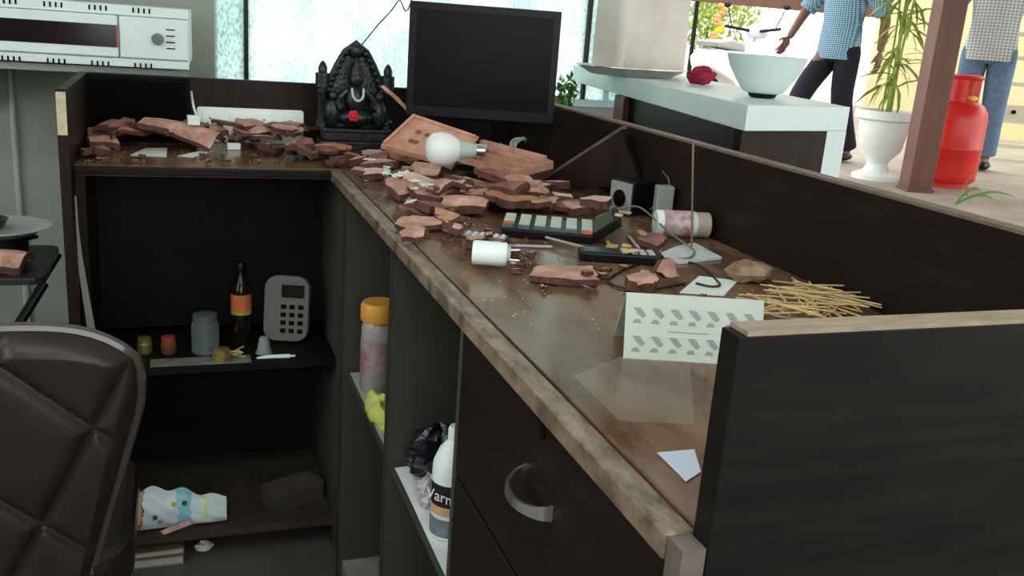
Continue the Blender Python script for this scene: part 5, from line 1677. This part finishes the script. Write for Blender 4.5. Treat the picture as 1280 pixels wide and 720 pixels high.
def person(label, loc, rotz, J, shirt, trousers, scale=1.0):
    t = thing('person', label, 'person', loc, (0, 0, rotz))
    t.scale = (scale,) * 3
    N = {}
    N['pelvis'] = ((0, 0, .93), (.14, .105)); N['waist'] = ((0, 0, 1.06), (.125, .095)); N['chest'] = ((0, 0, 1.26), (.15, .11))
    N['collar'] = ((0, .01, 1.40), (.10, .075)); N['neck'] = ((0, 0, 1.48), .052); N['skull'] = ((0, -.01, 1.56), .06)
    E = [('pelvis', 'waist'), ('waist', 'chest'), ('chest', 'collar'), ('collar', 'neck'), ('neck', 'skull')]
    for s_, sd in ((-1, 'l'), (1, 'r')):
        N['sh' + sd] = ((s_ * .17, 0, 1.375), .055); N['el' + sd] = (J['el' + sd], .042); N['wr' + sd] = (J['wr' + sd], .029)
        N['hip' + sd] = ((s_ * .09, 0, .86), .085); N['kn' + sd] = (J['kn' + sd], .058); N['an' + sd] = (J['an' + sd], .038)
        an = Vector(J['an' + sd]); N['to' + sd] = (tuple(an + Vector((0, -.15, -.045))), (.040, .026))
        E += [('collar', 'sh' + sd), ('sh' + sd, 'el' + sd), ('el' + sd, 'wr' + sd), ('pelvis', 'hip' + sd), ('hip' + sd, 'kn' + sd), ('kn' + sd, 'an' + sd), ('an' + sd, 'to' + sd)]
    vs, fs = skin_mesh('body', N, E)
    mb = MB().add(vs, fs)
    for sd, s_ in (('l', -1), ('r', 1)):
        hand(mb, J['wr' + sd], J['el' + sd], Vector((0, -1, 0)))
    mb.ell((0, -.02, 1.605), (.075, .095, .115), 20, 14)
    mb.ell((0, -.115, 1.595), (.013, .016, .022), 8, 6)
    for s_ in (-1, 1):
        mb.ell((s_ * .076, -.005, 1.60), (.010, .018, .030), 8, 6)
    mb.ell((0, -.108, 1.548), (.024, .008, .007), 8, 6)
    mb.build('body', SKIN, t, smooth=True)
    for s_ in (-1, 1):
        MB().ell((s_ * .031, -.104, 1.615), (.012, .008, .007), 10, 6).build('eye', mat('eye_dark', (.03, .02, .02), .2), t, smooth=True)
    MB().ell((0, .005, 1.645), (.080, .095, .090), 18, 12).build('hair', HAIR, t, smooth=True)
    def loft(mb, rings, n=24):
        o0 = len(mb.v); v = []; f = []
        for z, rx, ry, cy in rings:
            for k in range(n):
                an_ = 2 * PI * k / n
                v.append((rx * math.cos(an_), cy + ry * math.sin(an_), z))
        for i in range(len(rings) - 1):
            for k in range(n): f.append((i * n + k, i * n + (k + 1) % n, (i + 1) * n + (k + 1) % n, (i + 1) * n + k))
        return mb.add(v, f)
    mb = loft(MB(), [(.79, .178, .135, 0), (.80, .182, .138, 0), (.93, .172, .130, 0), (1.06, .160, .122, 0), (1.24, .180, .135, 0), (1.34, .178, .120, .005), (1.40, .13, .09, .01), (1.44, .075, .068, .005), (1.47, .066, .064, 0)])
    for s_, sd in ((-1, 'l'), (1, 'r')):
        e_ = Vector((s_ * .175, 0, 1.375)).lerp(Vector(J['el' + sd]), .9)
        mb.tube(bez([(s_ * .10, 0, 1.37), (s_ * .175, 0, 1.36), tuple(e_)], 4), [.07, .074, .077, .078, .078, .076, .074, .072, .070], 14)
    mb.build('shirt', shirt, t, smooth=True)
    mb = loft(MB(), [(1.0, .152, .112, 0), (.95, .158, .118, 0), (.86, .172, .125, 0), (.80, .160, .115, 0), (.77, .10, .09, 0)])
    for s_, sd in ((-1, 'l'), (1, 'r')):
        an = Vector(J['kn' + sd]).lerp(Vector(J['an' + sd]), .93)
        mb.tube(bez([(s_ * .08, 0, .90), (s_ * .092, 0, .80), J['kn' + sd], tuple(an)], 4), [.088, .092, .095, .098, .097, .094, .090, .086, .082, .079, .076, .074, .072], 16)
    mb.build('trousers', trousers, t, smooth=True)
    for sd in 'lr':
        an = Vector(J['an' + sd])
        MB().ell(an + Vector((0, -.075, -.045)), (.052, .135, .036), 14, 10).build('shoe', BLACKP, t, smooth=True)
    return t


J1 = dict(ell=(-.30, -.10, 1.12), wrl=(-.27, -.28, .92), elr=(.29, .12, 1.12), wrr=(.30, .10, .86),
          knl=(-.09, -.26, .50), anl=(-.09, -.40, .085), knr=(.09, .02, .47), anr=(.09, .20, .085))
p = at_z(1026, 200, GZ)
person('man in blue checked shirt and dark trousers walking past the planter', (p.x, p.y, GZ), math.radians(-75), J1,
       check_mat('blue_check_cloth', (.35, .55, .68), (.05, .14, .24), 130, 110), mat('navy_trousers', (.008, .009, .016), .9), .97)
J2 = dict(ell=(-.31, -.02, 1.13), wrl=(-.24, -.22, 1.02), elr=(.31, .02, 1.12), wrr=(.30, -.10, .88),
          knl=(-.10, -.06, .48), anl=(-.10, .0, .085), knr=(.10, -.03, .48), anr=(.11, .03, .085))
p = at_z(1226, 216, GZ)
person('person in white checked shirt and blue jeans standing behind the gas cylinder', (p.x + .1, p.y + .25, GZ), math.radians(-48), J2,
       check_mat('white_check_cloth', (.62, .66, .64), (.28, .32, .33), 90, 80), mat('blue_jeans', (.10, .17, .26), .9, var=.2, scale=30), 1.06)
